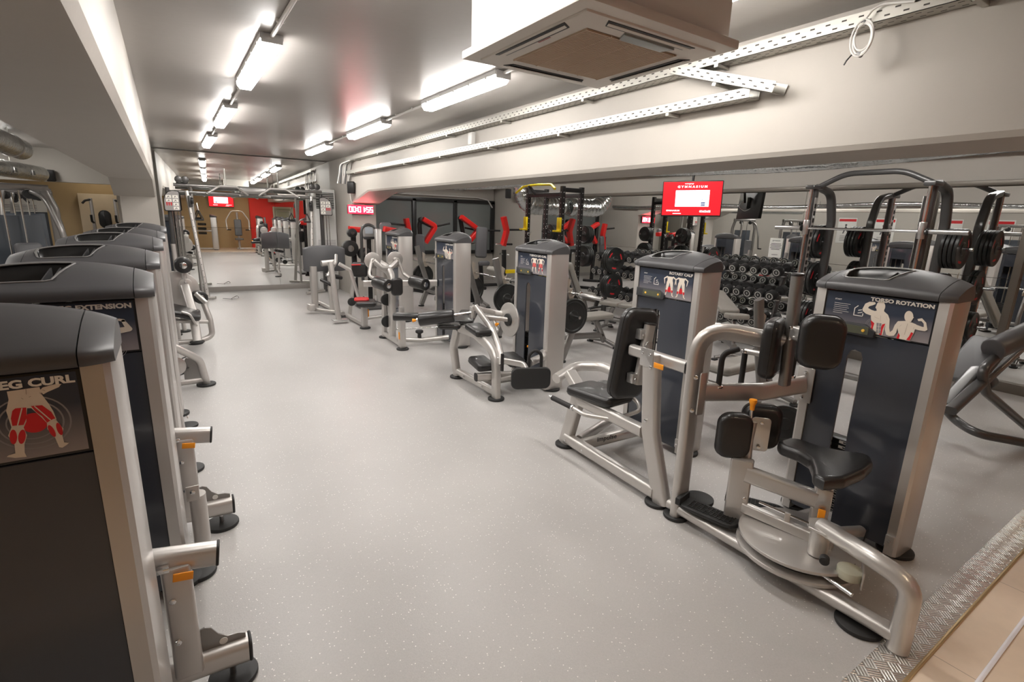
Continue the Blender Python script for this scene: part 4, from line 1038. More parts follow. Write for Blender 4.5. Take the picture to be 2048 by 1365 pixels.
q = MB(); q.cyl(cam_c, cam_c + V((.02, 0, 0)), .19, n=44, bev=.004); q.build('cam_disc', SILVER, t)
q = MB(); q.cyl(cam_c + V((-.02, 0, 0)), cam_c, .07, n=26, bev=.004); q.build('cam_hub', RUBBER, t)
oct_tube(t, 'cam_shaft', [P(968, 634, X=2.80), cam_c], .045, .05, r=.015)
q = MB(); k0 = P(997, 648, X=2.92); q.cyl(k0, k0 + V((-.04, -.01, -.005)), .012, .02, n=14, bev=.004); q.build('plunger_knob', ORANGE, t)
rnd(t, 'strut', [P(985, 632, X=2.9), P(995, 662, X=2.9)], .02)
c = P(1062, 757, Y=3.80)
pad(t, 'foot_plate', c, (.385, .21), .035, nrm=(-.42, -1, .02), up=(0, 0, 1), m=RUBBER, rc=.06, bev=.008)
oct_tube(t, 'foot_plate_beam', [V((2.61, 4.20, .42)), V((2.80, 3.98, .40)), c + V((0, .06, .03))], .04, .06, r=.012)
for dx in (0, .26):
    b0 = P(1004, 742, Y=4.02) + V((dx * 1.0, -dx * .3, 0))
    rnd(t, 'grip', [b0, b0 + V((0, 0, .15)), b0 + V((.06, -.02, .20)), b0 + V((.125, -.04, .15)), b0 + V((.125, -.04, .0))] if dx else [b0, b0 + V((0, 0, .17))], .017, .07, FOAM)
rnd(t, 'front_bar', [P(1000, 760, X=2.66), P(1090, 740, X=3.2)], .02)
oct_tube(t, 'link_rail', [(2.62, 4.5, .08), (3.18, 4.45, .1)], .06, .07)
rnd(t, 'link_tube', [(3.2, 4.20, .42), (3.05, 4.0, .44), (2.85, 3.95, .42)], .04, .1)
bolt(t, (2.57, 4.80, .08)); bolt(t, (2.57, 4.40, .08))

# ---- lateral raise ------------------------------------------------------
t = thing('lateral_raise_machine', (2.8, 6.9, 0), 'silver lateral raise machine with two black arm rollers beside a small chest pad', 'weight machine')
tower(t, rtower(6.21), 'LATERAL RAISE', 'raise', detail=False)
foot(t, 2.52, 6.50, .085); foot(t, 2.545, 7.30, .08)
oct_tube(t, 'base_rail', [(2.54, 7.28, .07), (2.52, 6.52, .07)], .07, .075)
q = MB(); q.box((2.52, 6.52, .24), (.085, .10, .44), .015); q.build('seat_column', SILVER, t)
q = MB(); q.box((2.52, 6.52, .52), (.06, .07, .16), .01); q.build('seat_column_slide', ALU, t)
q = MB(); q.box((2.472, 6.50, .20), (.006, .03, .10), .002); q.build('adjuster_tab', ORANGE, t)
oct_tube(t, 'main_arch', [(2.54, 6.95, .05), (2.54, 6.90, 1.02), (2.50, 7.25, 1.10)], .08, .13, up=(0, 1, 0), fr=.30)
oct_tube(t, 'rear_post', [(2.54, 7.28, .03), (2.54, 7.20, 1.0)], .07, .09, up=(0, 1, 0))
pad(t, 'chest_pad', P(794, 574, Y=6.62), (.155, .24), .07, nrm=(-.1, -1, 0), up=(0, 0, 1), rc=.05)
for px, py in ((765, 568), (838, 566)):
    c = P(px, py, Y=6.75); roller(t, 'arm_roller', c + V((.03, -.16, -.01)), c + V((-.04, .14, .01)), .085)
for px, py, ex in ((747, 522, 758), (792, 520, 828)):
    c = P(px, py, Y=7.0); q = MB(); q.cyl(c + V((0, .03, 0)), c + V((0, .045, 0)), .115, n=36, bev=.004); q.build('cam_disc', SILVER, t)
    s = -1 if px < 770 else 1
    rnd(t, 'arm_tube', [c + V((s * .02, 0, .02)), c + V((s * .09, -.05, -.20)), P(ex, 562, Y=6.85)], .024, .08)
    q = MB(); q.cyl(c + V((0, -.03, 0)), c + V((0, .03, 0)), .035, n=20, bev=.004); q.build('arm_pivot', SILVER, t)
a, b = P(747, 522, Y=6.98), P(795, 522, Y=6.98)
rnd(t, 'yoke', [a, a * .7 + b * .3 + V((0, 0, -.10)), a * .3 + b * .7 + V((0, 0, -.10)), b], .035, .10)
oct_tube(t, 'link_beam', [(2.58, 6.98, .86), (3.18, 6.80, .86)], .05, .10)
oct_tube(t, 'link_beam', [(2.50, 6.98, .86), (2.18, 7.05, .86)], .05, .09)
rnd(t, 'low_tube', [(2.54, 6.70, .10), (2.85, 6.60, .08), (3.2, 6.45, .12)], .035)
rnd(t, 'low_tube', [(2.54, 7.1, .16), (3.2, 6.8, .20)], .012, m=CHROME)
q = MB(); q.lathe([(.03, .10), (.025, .17), (.055, .19), (.055, .215), (.045, .225), (0, .226)], Matrix.Translation((2.82, 6.62, 0)), 20); q.build('foot_peg', RUBBER, t)
for z in (.62, .30):
    c = V((2.50, 7.05, z)); q = MB(); q.cyl(c, c + V((0, -.03, 0)), .085, n=26, bev=.006); q.build('pulley', RUBBER, t)
rnd(t, 'cable', [(2.48, 7.0, .66), (2.50, 7.0, .26)], .005, m=BLACKP, n=6)

# ---- vertical row with the red seat -------------------------------------
t = thing('vertical_row_machine', (2.7, 8.5, 0), 'silver row machine with a red topped black seat and slanting front handles', 'weight machine')
tower(t, rtower(8.27), 'VERTICAL ROW', 'back', detail=False)
foot(t, 2.49, 8.05, .085); foot(t, 2.44, 8.95, .08)
oct_tube(t, 'base_rail', [(2.46, 8.93, .06), (2.49, 8.1, .06)], .07, .07)
q = MB(); q.box((2.49, 8.07, .22), (.09, .10, .42), .015); q.build('seat_column', SILVER, t)
pad(t, 'seat', P(732, 604, Z=.47) + V((0, 0, -.02)), (.30, .40), .08, up=(.3, 1, 0), rc=.05)
pad(t, 'seat_top', P(724, 599, Z=.50) + V((0, .02, .0)), (.22, .26), .03, up=(.3, 1, 0), rc=.05, m=RVINYL)
b0, b1 = P(690, 618, Z=.13), P(668, 532, Y=8.5)
oct_tube(t, 'front_column', [(2.22, 8.60, .05), (2.16, 8.72, 1.02)], .08, .10, up=(0, 1, 0))
oct_tube(t, 'handle_frame', [P(722, 610, Y=8.5), P(700, 540, Y=8.4), P(678, 528, Y=8.4)], .05, .06, fr=.06)
q = MB(); q.box((2.25, 8.62, .06), (.26, .14, .03), .01); q.build('tread_foot', ALU, t)
oct_tube(t, 'rear_strut', [(2.50, 8.95, .05), (2.56, 8.8, .75)], .06, .07, up=(0, 1, 0))
pad(t, 'chest_pad', P(719, 540, Y=9.0), (.26, .26), .10, nrm=(-.3, -1, 0), up=(0, 0, 1), rc=.05)
pad(t, 'chest_pad_top', P(712, 530, Y=8.92), (.16, .05), .02, nrm=(0, 0, 1), up=(0, 1, 0), rc=.01, m=RVINYL)
rnd(t, 'low_tube', [(2.5, 8.2, .13), (2.9, 8.35, .12), (3.2, 8.4, .13)], .03)
rnd(t, 'cable', [(2.52, 8.2, .5), (3.2, 8.5, .2)], .006, m=BLACKP, n=6)
for px, py in ((703, 604), (727, 610)):
    c = P(px, py, Y=8.8); q = MB(); q.cyl(c, c + V((0, -.03, 0)), .07, n=24, bev=.006); q.build('pulley', RUBBER, t)
q = MB(); q.box((2.545, 8.03, .25), (.012, .03, .12), .003); q.build('adjuster_tab', ORANGE, t)

# ---- abdominal machine with the broad back pad ---------------------------
t = thing('abdominal_machine', (2.4, 10.0, 0), 'silver machine with a broad curved charcoal back pad near the end mirror', 'weight machine')
foot(t, 2.44, 9.15, .08); foot(t, 2.30, 10.6, .08)
oct_tube(t, 'base_rail', [(2.36, 10.6, .06), (2.44, 9.15, .06)], .07, .07)
q = MB(); q.box((2.02, 9.7, .12), (.12, .20, .12), .02); q.build('foot_box', SILVER, t)
oct_tube(t, 'base_rail', [(2.05, 9.75, .07), (2.42, 9.3, .06)], .06, .06)
oct_tube(t, 'main_column', [(2.10, 9.75, .10), (2.12, 9.8, .85)], .11, .12, up=(0, 1, 0))
oct_tube(t, 'side_column', [(2.34, 9.5, .05), (2.30, 9.4, .72), (2.36, 9.3, .95)], .07, .09, up=(0, 1, 0), fr=.15)
c = P(650, 520, Y=9.9)
q = MB(); R = []
for k in range(13):
    f = -1 + 2 * k / 12; x = c.x + f * .37; y = c.y - .13 * (1 - f * f) + .05; hh = .235 * (1 - .12 * f ** 4); zc = c.z + .035 * (1 - f * f)
    R.append([(x, y - .035, zc - hh), (x, y - .05, zc - hh + .03), (x, y - .05, zc + hh - .03), (x, y - .035, zc + hh), (x, y + .035, zc + hh), (x, y + .05, zc + hh - .03), (x, y + .05, zc - hh + .03), (x, y + .035, zc - hh)])
q.rings(R); q.build('back_pad', DVINYL, t, ang=60)
q = MB(); q.sweep([c + V((-.14, -.30, -.04)), c + V((.10, -.30, -.02))], rrect(.14, .10, .04)); q.build('shoulder_block', SILVER, t)
pad(t, 'seat', P(668, 553, Y=9.7), (.26, .30), .07, nrm=(.2, 0, 1), rc=.05)
roller(t, 'shin_roller', P(642, 560, Y=9.5), P(662, 570, Y=9.3), .03, hub=False)
rnd(t, 'handle', [P(655, 553, Y=9.3), P(672, 525, Y=9.4), P(672, 510, Y=9.5)], .028, m=SILVER)

# ================================================================== left row
LY = [1.55, 2.57, 3.68, 5.08, 6.48, 8.60]
LX = [-.484, -.417, -.407, -.395, -.385, -.375]
LT = [('LEG CURL', 'legcurl', 'leg_curl_machine', 'nearest tower of the left row, its placard showing red-muscled legs, in the lower left corner'),
      ('LEG EXTENSION', 'ext', 'leg_extension_machine', 'second machine of the left row, its placard showing a flexed arm behind the nearest tower'),
      ('', 'legs', 'leg_press_machine', 'third machine of the left row with a bright lit end to its grey cap'),
      ('', 'torso', 'chest_press_machine', 'fourth machine of the left row with a bent silver tube reaching the floor'),
      ('', 'raise', 'arm_curl_machine', 'fifth machine of the left row with a sloping black seat and a big round cam'),
      ('', 'back', 'lat_pull_machine', 'farthest weight tower of the left row, in front of the left column')]
LM = []
for i in range(6):
    ti, fg, nm_, lb = LT[i]
    t = thing(nm_, (LX[i], LY[i], 0), 'silver and charcoal ' + nm_.replace('_', ' ').replace(' machine', '') + ' station, ' + lb if False else lb, 'weight machine')
    tower(t, Matrix.Translation((LX[i], LY[i], 0)) @ Matrix.Diagonal((1, 1, (.975, .985, .99, 1, 1, 1)[i], 1)), ti, fg, detail=i < 2, stack=i < 3)
    LM.append(t)

def aisle_arm(t, y, x, s=1.0):
    """the short floor beam, post and capped tube which reach into the aisle"""
    oct_tube(t, 'base_beam', [(x - .75, y + .02, .15), (x + .075, y, .125)], .085, .10, r=.03)
    q = MB(); q.prism(rrect(.087, .102, .03), 0, .012, .005, TM((x + .075, y, .125), (1, 0, -.03))); q.build('end_cap', RUBBER, t)
    foot(t, x + .015, y + .01, .088); q = MB(); q.cyl((x + .015, y + .01, .02), (x + .015, y + .01, .09), .012, n=10); q.build('foot_stud', CHROME, t)
    q = MB(); q.box((x - .12, y - .03, .36), (.09, .05, .46), .012); q.build('post', SILVER, t)
    for z in (.30, .47): bolt(t, (x - .14, y - .055, z), (0, -1, 0), .011)
    ol = [(0, 0), (.15, 0), (.15, .022), (.125, .032), (.09, .035), (.06, .06), (.04, .095), (.02, .105), (0, .10)]
    q = MB(); q.prism([(a_ + x - .08, b_ + .172) for a_, b_ in ol], -.004, .004, .001, Matrix(((1, 0, 0, 0), (0, 0, -1, y), (0, 1, 0, 0), (0, 0, 0, 1)))); q.build('gusset', SILVER2, t)
    q = MB(); q.cyl((x - .005, y - .005, .195), (x - .005, y - .0075, .195), .014, n=16); q.build('gusset_hole', WHITEP, t)
    oct_tube(t, 'slide_tube', [(x - .55, y + .03, .655), (x + .005, y - .02, .585)], .065, .085, r=.024)
    q = MB(); q.prism(rrect(.067, .087, .024), 0, .010, .004, TM((x + .005, y - .02, .585), (1, -.1, -.12))); q.build('end_cap', RUBBER, t)
    q = MB(); q.box((x - .10, y - .075, .565), (.06, .006, .03), .002, Matrix.Rotation(.15, 4, 'Y')); q.build('adjuster_tab', ORANGE, t)
    q = MB(); q.box((x - .155, y - .055, .60), (.04, .03, .018), .003); q.build('adjuster_latch', CHROME, t)
aisle_arm(LM[0], 1.95, .015)
aisle_arm(LM[1], 3.12, .065)
q = MB(); q.tube([(-.02, 2.50, .55), (-.02, 2.52, .30), (-.03, 2.70, .12)], .034, .12); q.build('side_brace', SILVER, LM[1])
q = MB(); q.box((-.035, 2.44, .585), (.05, .008, .07), .003); b_ = q.build('brace_plate', SILVER, LM[1]); bolt(LM[1], (-.035, 2.436, .595), (0, -1, 0))
q = MB(); q.box((-.10, 2.9, .02), (.1, .1, .02), .005)
foot(LM[1], -.06, 2.72, .085)
# fourth to sixth machines: partly seen frames
foot(LM[2], -.05, 3.98, .085); oct_tube(LM[2], 'side_post', [(-.07, 3.98, .02), (-.12, 4.0, .95)], .07, .07, up=(0, 1, 0)); bolt(LM[2], (-.035, 3.975, .40), (1, 0, 0))
foot(LM[3], -.045, 4.86, .08); 
t = LM[3]
foot(t, .155, 6.02, .09)
rnd(t, 'side_arch', [(-.30, 5.70, .60), (-.09, 5.78, .50), (.12, 5.95, .30), (.16, 6.02, .02)], .036, .20)
q = MB(); q.prism([(-.03, .08), (.13, .08), (.135, .22), (.08, .30), (0, .32), (-.03, .26)], -.005, .005, .001, Matrix(((1, 0, 0, 0), (0, 0, -1, 6.0), (0, 1, 0, 0), (0, 0, 0, 1)))); q.build('gusset', SILVER2, t)
rnd(t, 'base_rail', [(-.30, 6.0, .065), (.15, 6.02, .065)], .035)
q = MB(); q.cyl((-.10, 5.95, .26), (-.10, 5.93, .26), .10, n=30, bev=.003); q.build('cam_disc', SILVER, t)
for z in (.30, .18): rnd(t, 'cable', [(-.12, 5.96, z), (.02, 5.98, z + .04)], .005, m=BLACKP, n=6)
rnd(t, 'base_rail', [(-.35, 5.2, .065), (-.35, 5.95, .065)], .035)
# arm curl: loop frame, cam, sloping seat, rollers
t = LM[4]
foot(t, .14, 8.05, .09); foot(t, .15, 7.60, .085, .115, .02)
rnd(t, 'loop_frame', [(-.35, 7.75, .10), (.20, 7.80, .10), (.34, 7.82, .14), (.33, 7.85, .36), (.27, 7.9, .62)], .036, .14)
oct_tube(t, 'column', [(.155, 7.62, .13), (.14, 7.75, .50), (.09, 7.95, .82)], .07, .105, up=(1, 0, 0), fr=.1)
rnd(t, 'cross_tube', [(-.25, 7.72, .42), (.31, 7.85, .335)], .03)
c = V((.02, 8.02, .76)); q = MB(); q.cyl(c + V((0, .02, 0)), c + V((0, .05, 0)), .235, n=44, bev=.004); q.build('cam_disc', SILVER, t)
q = MB(); q.prism(rrect(.15, .22, .07), -.02, .02, .004, TM((.10, 7.95, .80), (0, -1, 0))); q.build('pivot_plate', SILVER, t)
for z in (.75, .80, .86): bolt(t, (.10, 7.93, z), (0, -1, 0), .012)
c = V((.10, 7.95, 1.09)); roller(t, 'arm_roller', c + V((0, -.12, 0)), c + V((0, .12, 0)), .10)
rnd(t, 'roller_arm', [(.10, 7.95, .82), (.10, 7.97, 1.02)], .03)
c = V((.26, 7.86, .66)); roller(t, 'shin_roller', c + V((0, -.02, 0)), c + V((-.04, .16, 0)), .082)
oct_tube(t, 'roller_bracket', [(.20, 7.85, .72), (.30, 7.78, .60)], .05, .05, r=.01)
pad(t, 'seat', (.02, 7.62, .53), (.42, .40), .075, nrm=(.34, -.1, 1), up=(0, 1, 0), rc=.06)
rnd(t, 'handle', [(.02, 7.40, .56), (.10, 7.38, .53), (.14, 7.38, .43), (.17, 7.38, .38)], .014)
oct_tube(t, 'rear_post', [(-.05, 8.3, .02), (-.05, 8.3, .5)], .06, .06)
# lat pull machine: loop of tube, stack block
t = LM[5]
oct_tube(t, 'side_post', [(.03, 8.95, .02), (.02, 8.98, 1.30)], .06, .07, up=(0, 1, 0))
q = MB(); q.box((.10, 9.0, .98), (.20, .14, .22), .02); q.build('pivot_block', SILVER, t)
foot(t, .03, 8.95, .085)

# ================================================================== cable crossover before the end mirror
t = thing('cable_crossover', (1.6, 12.3, 0), 'wide silver cable crossover frame with pull-up bars in front of the end mirror', 'cable machine')
YC = 12.35
for s, x0 in ((0, .10), (1, 2.98)):
    sg = 1 if s == 0 else -1
    ol = [(-.13, -.20), (.11, -.20), (.13, -.18), (.13, .17), (.11, .19), (.02, .20), (-.06, .17), (-.12, .09), (-.145, 0), (-.145, -.18)]
    if s: ol = [(-a_, b_) for a_, b_ in ol][::-1]
    T = Matrix(((1, 0, 0, x0), (0, 0, -1, YC - .14), (0, 1, 0, 1.95), (0, 0, 0, 1)))
    q = MB(); q.prism(ol, -.02, .02, .006, T); q.mi = 1
    q.prism([(a_ * .90, b_ * .92) for a_, b_ in ol], .02, .022, .0, T)
    q.mi = 2
    for r in range(4):
        for c_ in range(2):
            if r > 1 and c_ == (0 if s == 0 else 1): continue
            cx, cy = -.055 + c_ * .11, .075 - r * .072
            q.poly([(cx - .045, cy - .028, .0225), (cx + .045, cy - .028, .0225), (cx + .045, cy + .028, .0225), (cx - .045, cy + .028, .0225)], T)
    q.mi = 0
    for r in range(4):
        for c_ in range(2):
            if r > 1 and c_ == (0 if s == 0 else 1): continue
            cx, cy = -.055 + c_ * .11, .075 - r * .072
            limb(q, (cx - .015, cy - .015), (cx, cy + .01), .005, .004, T, .0228, 3); limb(q, (cx, cy + .01), (cx + .015, cy - .012), .004, .004, T, .0228, 3)
    q.mi = 3
    for k in range(3): limb(q, (-.09 * sg + .035 * k * sg, -.04), (-.09 * sg + .035 * k * sg, -.09), .012, .008, T, .0229, 4)
    q.build('exercise_board', [BLACKP, mat('board_grey', (.33, .31, .30), .4), WHITEI, REDI], t, smooth=False)
    oct_tube(t, 'stack_post', [(x0 - .06, YC, .02), (x0 - .06, YC, 2.2)], .07, .10, m=CHARC)
    for k in range(3):
        rnd(t, 'guide_rod', [(x0 - .02 + .06 * k, YC, .10), (x0 - .02 + .06 * k, YC, 2.15)], .011, m=CHROME, n=10)
    q = MB()
    for k in range(14): q.box((x0 + .04, YC, .16 + .032 * k), (.20, .11, .028), .002)
    q.build('weight_stack', STEEL, t)
    oct_tube(t, 'front_post', [(x0 + sg * .42, YC - .28, .03), (x0 + sg * .26, YC - .02, 2.15)], .05, .07, up=(1, 0, 0))
    q = MB()
    for k in range(16):
        f = (k + .5) / 17; c = V((x0 + sg * .42, YC - .28, .03)).lerp(V((x0 + sg * .26, YC - .02, 2.15)), f); q.cyl(c + V((0, -.036, 0)), c + V((0, -.040, 0)), .008, n=8)
    q.build('pin_holes', BLACKP, t)
    rnd(t, 'side_tube', [(x0 + sg * .34, YC + .20, .03), (x0 + sg * .34, YC + .1, 2.2), (x0 + sg * .3, YC, 2.28)], .026, .08)
    rnd(t, 'base_tube', [(x0 - .10, YC - .05, .04), (x0 + sg * .55, YC - .32, .04)], .03)
    rnd(t, 'base_tube', [(x0 - .08, YC + .2, .04), (x0 + sg * .4, YC + .2, .04)], .03)
    q = MB(); q.box((x0 + sg * .30, YC - .10, 1.95), (.07, .10, .22), .015); q.build('swivel_block', CHARC, t)
    q = MB(); c = V((x0 + sg * .33, YC - .16, 1.96)); q.cyl(c + V((-.02, 0, 0)), c + V((.02, 0, 0)), .06, n=24, bev=.005); q.build('swivel_pulley', RUBBER, t)
    for dx in (0, .11):
        q = MB(); c = V((x0 + sg * (.14 + dx), YC - .06, 2.36)); q.cyl(c + V((0, -.03, 0)), c + V((0, .03, 0)), .065, n=26, bev=.012); q.build('top_pulley', CHARC, t)
    # hanging D handle
    hx = x0 + sg * .42; c = V((hx, YC - .2, 1.66))
    rnd(t, 'strap', [(hx - .02 * sg, YC - .18, 1.92), c + V((0, 0, .12))], .008, m=CHROME, n=8)
    q = MB(); q.tube([c + V((0, 0, .12)), c + V((-.075, 0, -.06)), c + V((.075, 0, -.06)), c + V((0, 0, .12))], .010, .02, 8); q.build('handle_strap', BLACKP, t)
    roller(t, 'handle_grip', c + V((-.075, 0, -.06)), c + V((.075, 0, -.06)), .018, FOAM, hub=False)
for dy, z in ((0, 2.26), (.06, 2.13)):
    rnd(t, 'top_beam', [(.15, YC + dy, z), (2.95, YC + dy, z)], .030, m=SILVER2)
q = MB(); q.box((1.55, YC, 2.20), (.50, .16, .12), .01); q.build('bridge_plate', SILVER2, t)
for s in (-1, 1):
    rnd(t, 'pullup_bar', [(1.55 + s * .10, YC - .05, 2.12), (1.55 + s * .32, YC - .15, 2.27), (1.55 + s * .62, YC - .15, 2.27), (1.55 + s * .85, YC - .30, 2.12)], .020, .05)
    rnd(t, 'pullup_bar', [(1.55 + s * .20, YC, 2.12), (1.55 + s * .28, YC - .30, 2.10)], .018)
    q = MB(); q.cyl((1.55 + s * .85, YC - .30, 2.12), (1.55 + s * .87, YC - .32, 2.10), .024, n=14, bev=.005); q.build('end_cap', CHROME, t)
q = MB(); st_ = V((.87, YC - .42, .0)); q.rtube([st_ + V((-.10, .02, .03)), st_ + V((.05, 0, .015)), st_ + V((.16, 0, .08)), st_ + V((.20, 0, .03)), st_ + V((.05, 0, .01))], .03, .006, .002, fr=.04)
tag(q.build('ankle_strap', BLACKP, base=tuple(st_)), 'black ankle strap lying on the floor at the foot of the cable crossover', 'strap')
# hanging rods of the pull-up beam
for x in (1.05, 2.05):
    q = MB(); q.tube([(x, YC, 2.29), (x, YC, 2.62)], .016, n=8)
    q.build('beam_hanger', CHROME, t)

# ---- tall floor standing air conditioner beside the mirror
t = thing('air_conditioning_tower', (3.10, 12.85, 0), 'tall white floor standing air conditioner between the end mirror and the timer column', 'air conditioner')
q = MB(); q.box((3.09, 12.86, 1.17), (.48, .36, 2.34), .02); q.build('body', mat('ac_white', (.80, .79, .77), .35), t)
q = MB(); q.box((3.09, 12.675, 2.08), (.40, .012, .36), .003); g_ = q.build('outlet', CAPD, t)
for k in range(9):
    q = MB(); q.box((3.09, 12.664, 1.925 + k * .039), (.40, .014, .012), .002, Matrix.Rotation(.4, 4, 'X')); q.build('outlet_slat', WHITEP, g_)
q = MB()
for k in range(22): q.box((3.09, 12.674, .42 + k * .036), (.40, .008, .016), .001)
q.build('intake_grille', mat('ac_slat', (.55, .53, .54), .4), t)
q = MB(); q.box((3.02, 12.674, 1.55), (.05, .005, .28), .001); q.build('badge', mat('ac_badge', (.45, .45, .46), .4), t)

# ---- timer, speakers, cables at the column
def speaker(c, face, label, group=None):
    t = thing('wall_speaker', tuple(c), label, 'speaker')
    M = TM(c, face, (0, 0, 1)); q = MB(M); q.prism(rrect(.15, .24, .02), -.07, .07, .012); b = q.build('cabinet', BLACKP, t)
    q = MB(M); q.prism(rrect(.13, .22, .02), .07, .078, .006); q.build('speaker_grille', CAPD, t)
    q = MB(M); q.box((0, 0, -.10), (.05, .08, .06), .005); q.build('bracket', BLACKP, t)
speaker(V((3.26, 11.15, 2.34)), (-.3, -1, -.1), 'small black wall speaker high on the corner of the timer column')
speaker(V((7.72, 12.0, 2.46)), (-.5, -1, -.1), 'small black wall speaker high beside the end of the bay mirror')
q = MB(); q.tube([(3.30, 11.38, 2.28), (3.31, 11.36, 2.10), (3.36, 11.36, 2.02), (3.60, 11.37, 2.0)], .014, .06, 8)
tag(q.build('speaker_cable', PVC, base=(3.3, 11.37, 2.1)), 'pale cable curving down from the speaker to the red timer', 'cable')
TIMG = mat('timer_red', (.75, .01, .02), .4, emit=(1.0, .008, .02), estr=5)
TIMW = mat('timer_digits', (1, .8, .8), .4, emit=(1.0, .72, .74), estr=8)
t = thing('led_timer', (3.50, 11.36, 1.90), 'red LED timer reading 00:01:55 on the column under the haunch', 'timer')
q = MB(); q.box((3.50, 11.345, 1.90), (.56, .06, .19), .01); q.build('case', BLACKP, t)
q = MB(); q.box((3.50, 11.312, 1.90), (.55, .006, .18), .002); q.build('display', TIMG, t)
def lcd(mb, txt, M, h=.10, w=.052, gap=.078, th=.013, mi=0):
    SEG = {'0': 'abcdef', '1': 'bc', '2': 'abged', '3': 'abgcd', '5': 'afgcd', '4': 'fgbc', '6': 'afgedc', '8': 'abcdefg'}
    P_ = {'a': ((0, h), (w, h)), 'b': ((w, h), (w, h/2)), 'c': ((w, h/2), (w, 0)), 'd': ((0, 0), (w, 0)), 'e': ((0, 0), (0, h/2)), 'f': ((0, h/2), (0, h)), 'g': ((0, h/2), (w, h/2))}
    x = 0
    for ch in txt:
        if ch == ':':
            for yy in (h * .3, h * .7): disc2(mb, (x + .004, yy), th * .75, M, .001, n=10)
            x += .030; continue
        for sname in SEG[ch]: a_, b_ = P_[sname]; limb(mb, (a_[0] + x, a_[1]), (b_[0] + x, b_[1]), th / 2, th / 2, M, .001, 4)
        x += gap
    return x
q = MB(); lcd(q, '00:01:55', Matrix(((1, 0, 0, 3.255), (0, 0, -1, 11.308), (0, 1, 0, 1.85), (0, 0, 0, 1)))); q.build('digits', TIMW, t, smooth=False)
# cable bundle at the top of the column
t = thing('cable_bundle', (3.30, 11.3, 2.6), 'bundle of grey and white cables dropping from the trays at the timer column', 'cable')
for k in range(7):
    x = 3.10 + .035 * k; q = MB(); q.tube([(XR - .05, 10.9 + .06 * k, 2.90), (x, 11.30, 2.80), (x - .02, 11.32, 2.60), (x - .05 + .02 * (k % 3), 11.38, 2.42)], .012, .10, 8); q.build('cable_strand', [WHITEP, DVINYL, PVC][k % 3], t)
q = MB(); q.box((3.60, 11.39, 1.58), (.05, .012, .04), .003); tag(q.build('wall_notice', WHITEP, base=(3.6, 11.39, 1.58)), 'tiny white notice with red marks on the timer column', 'notice')

# ================================================================== right bay
# flexible silver duct along the beam and the foil elbow
t = thing('foil_duct', (7.0, 10, 2.4), 'fat crinkled silver foil duct bending down behind the black cage rack', 'duct')
q = MB()
pts = fillet([(6.75, 9.9, 2.995), (6.75, 9.9, 2.35), (6.95, 9.9, 2.12), (7.9, 9.9, 2.12)], .30, 10)
dense = []
for a_, b_ in zip(pts[:-1], pts[1:]):
    n_ = max(1, int((b_ - a_).length / .035)); dense += [a_.lerp(b_, k / n_) for k in range(n_)]
dense.append(pts[-1])
q.sweep(dense, circ(.21, 28), scale=[1 + .04 * math.sin(k * 1.9) for k in range(len(dense))]); q.build('foil_skin', FOIL, t, ang=70)
for k in (3, len(dense) // 2, len(dense) - 6):
    q = MB(); d_ = (dense[k + 1] - dense[k]).normalized(); q.cyl(dense[k] - d_ * .02, dense[k] + d_ * .02, .222, n=28, bev=.004); q.build('duct_band', ALU, t)
t = thing('ceiling_pipe', (4.02, 5, 2.3), 'long thin silver duct running under the far side of the right beam', 'duct')
q = MB(); pts = [V((3.99, 12.4 - k * .25, 2.285 - .03 * math.sin(k * .35))) for k in range(52)]; q.sweep(pts, circ(.045, 16), scale=[1 + .06 * math.sin(k * 1.1) for k in range(52)]); q.build('pipe', FOIL, t, ang=70)
for y in (1.8, 3.9, 6.0, 8.6):
    q = MB(); q.box((4.0, y, 2.335), (.025, .02, .10), .002); q.build('pipe_strap', GALV, t)

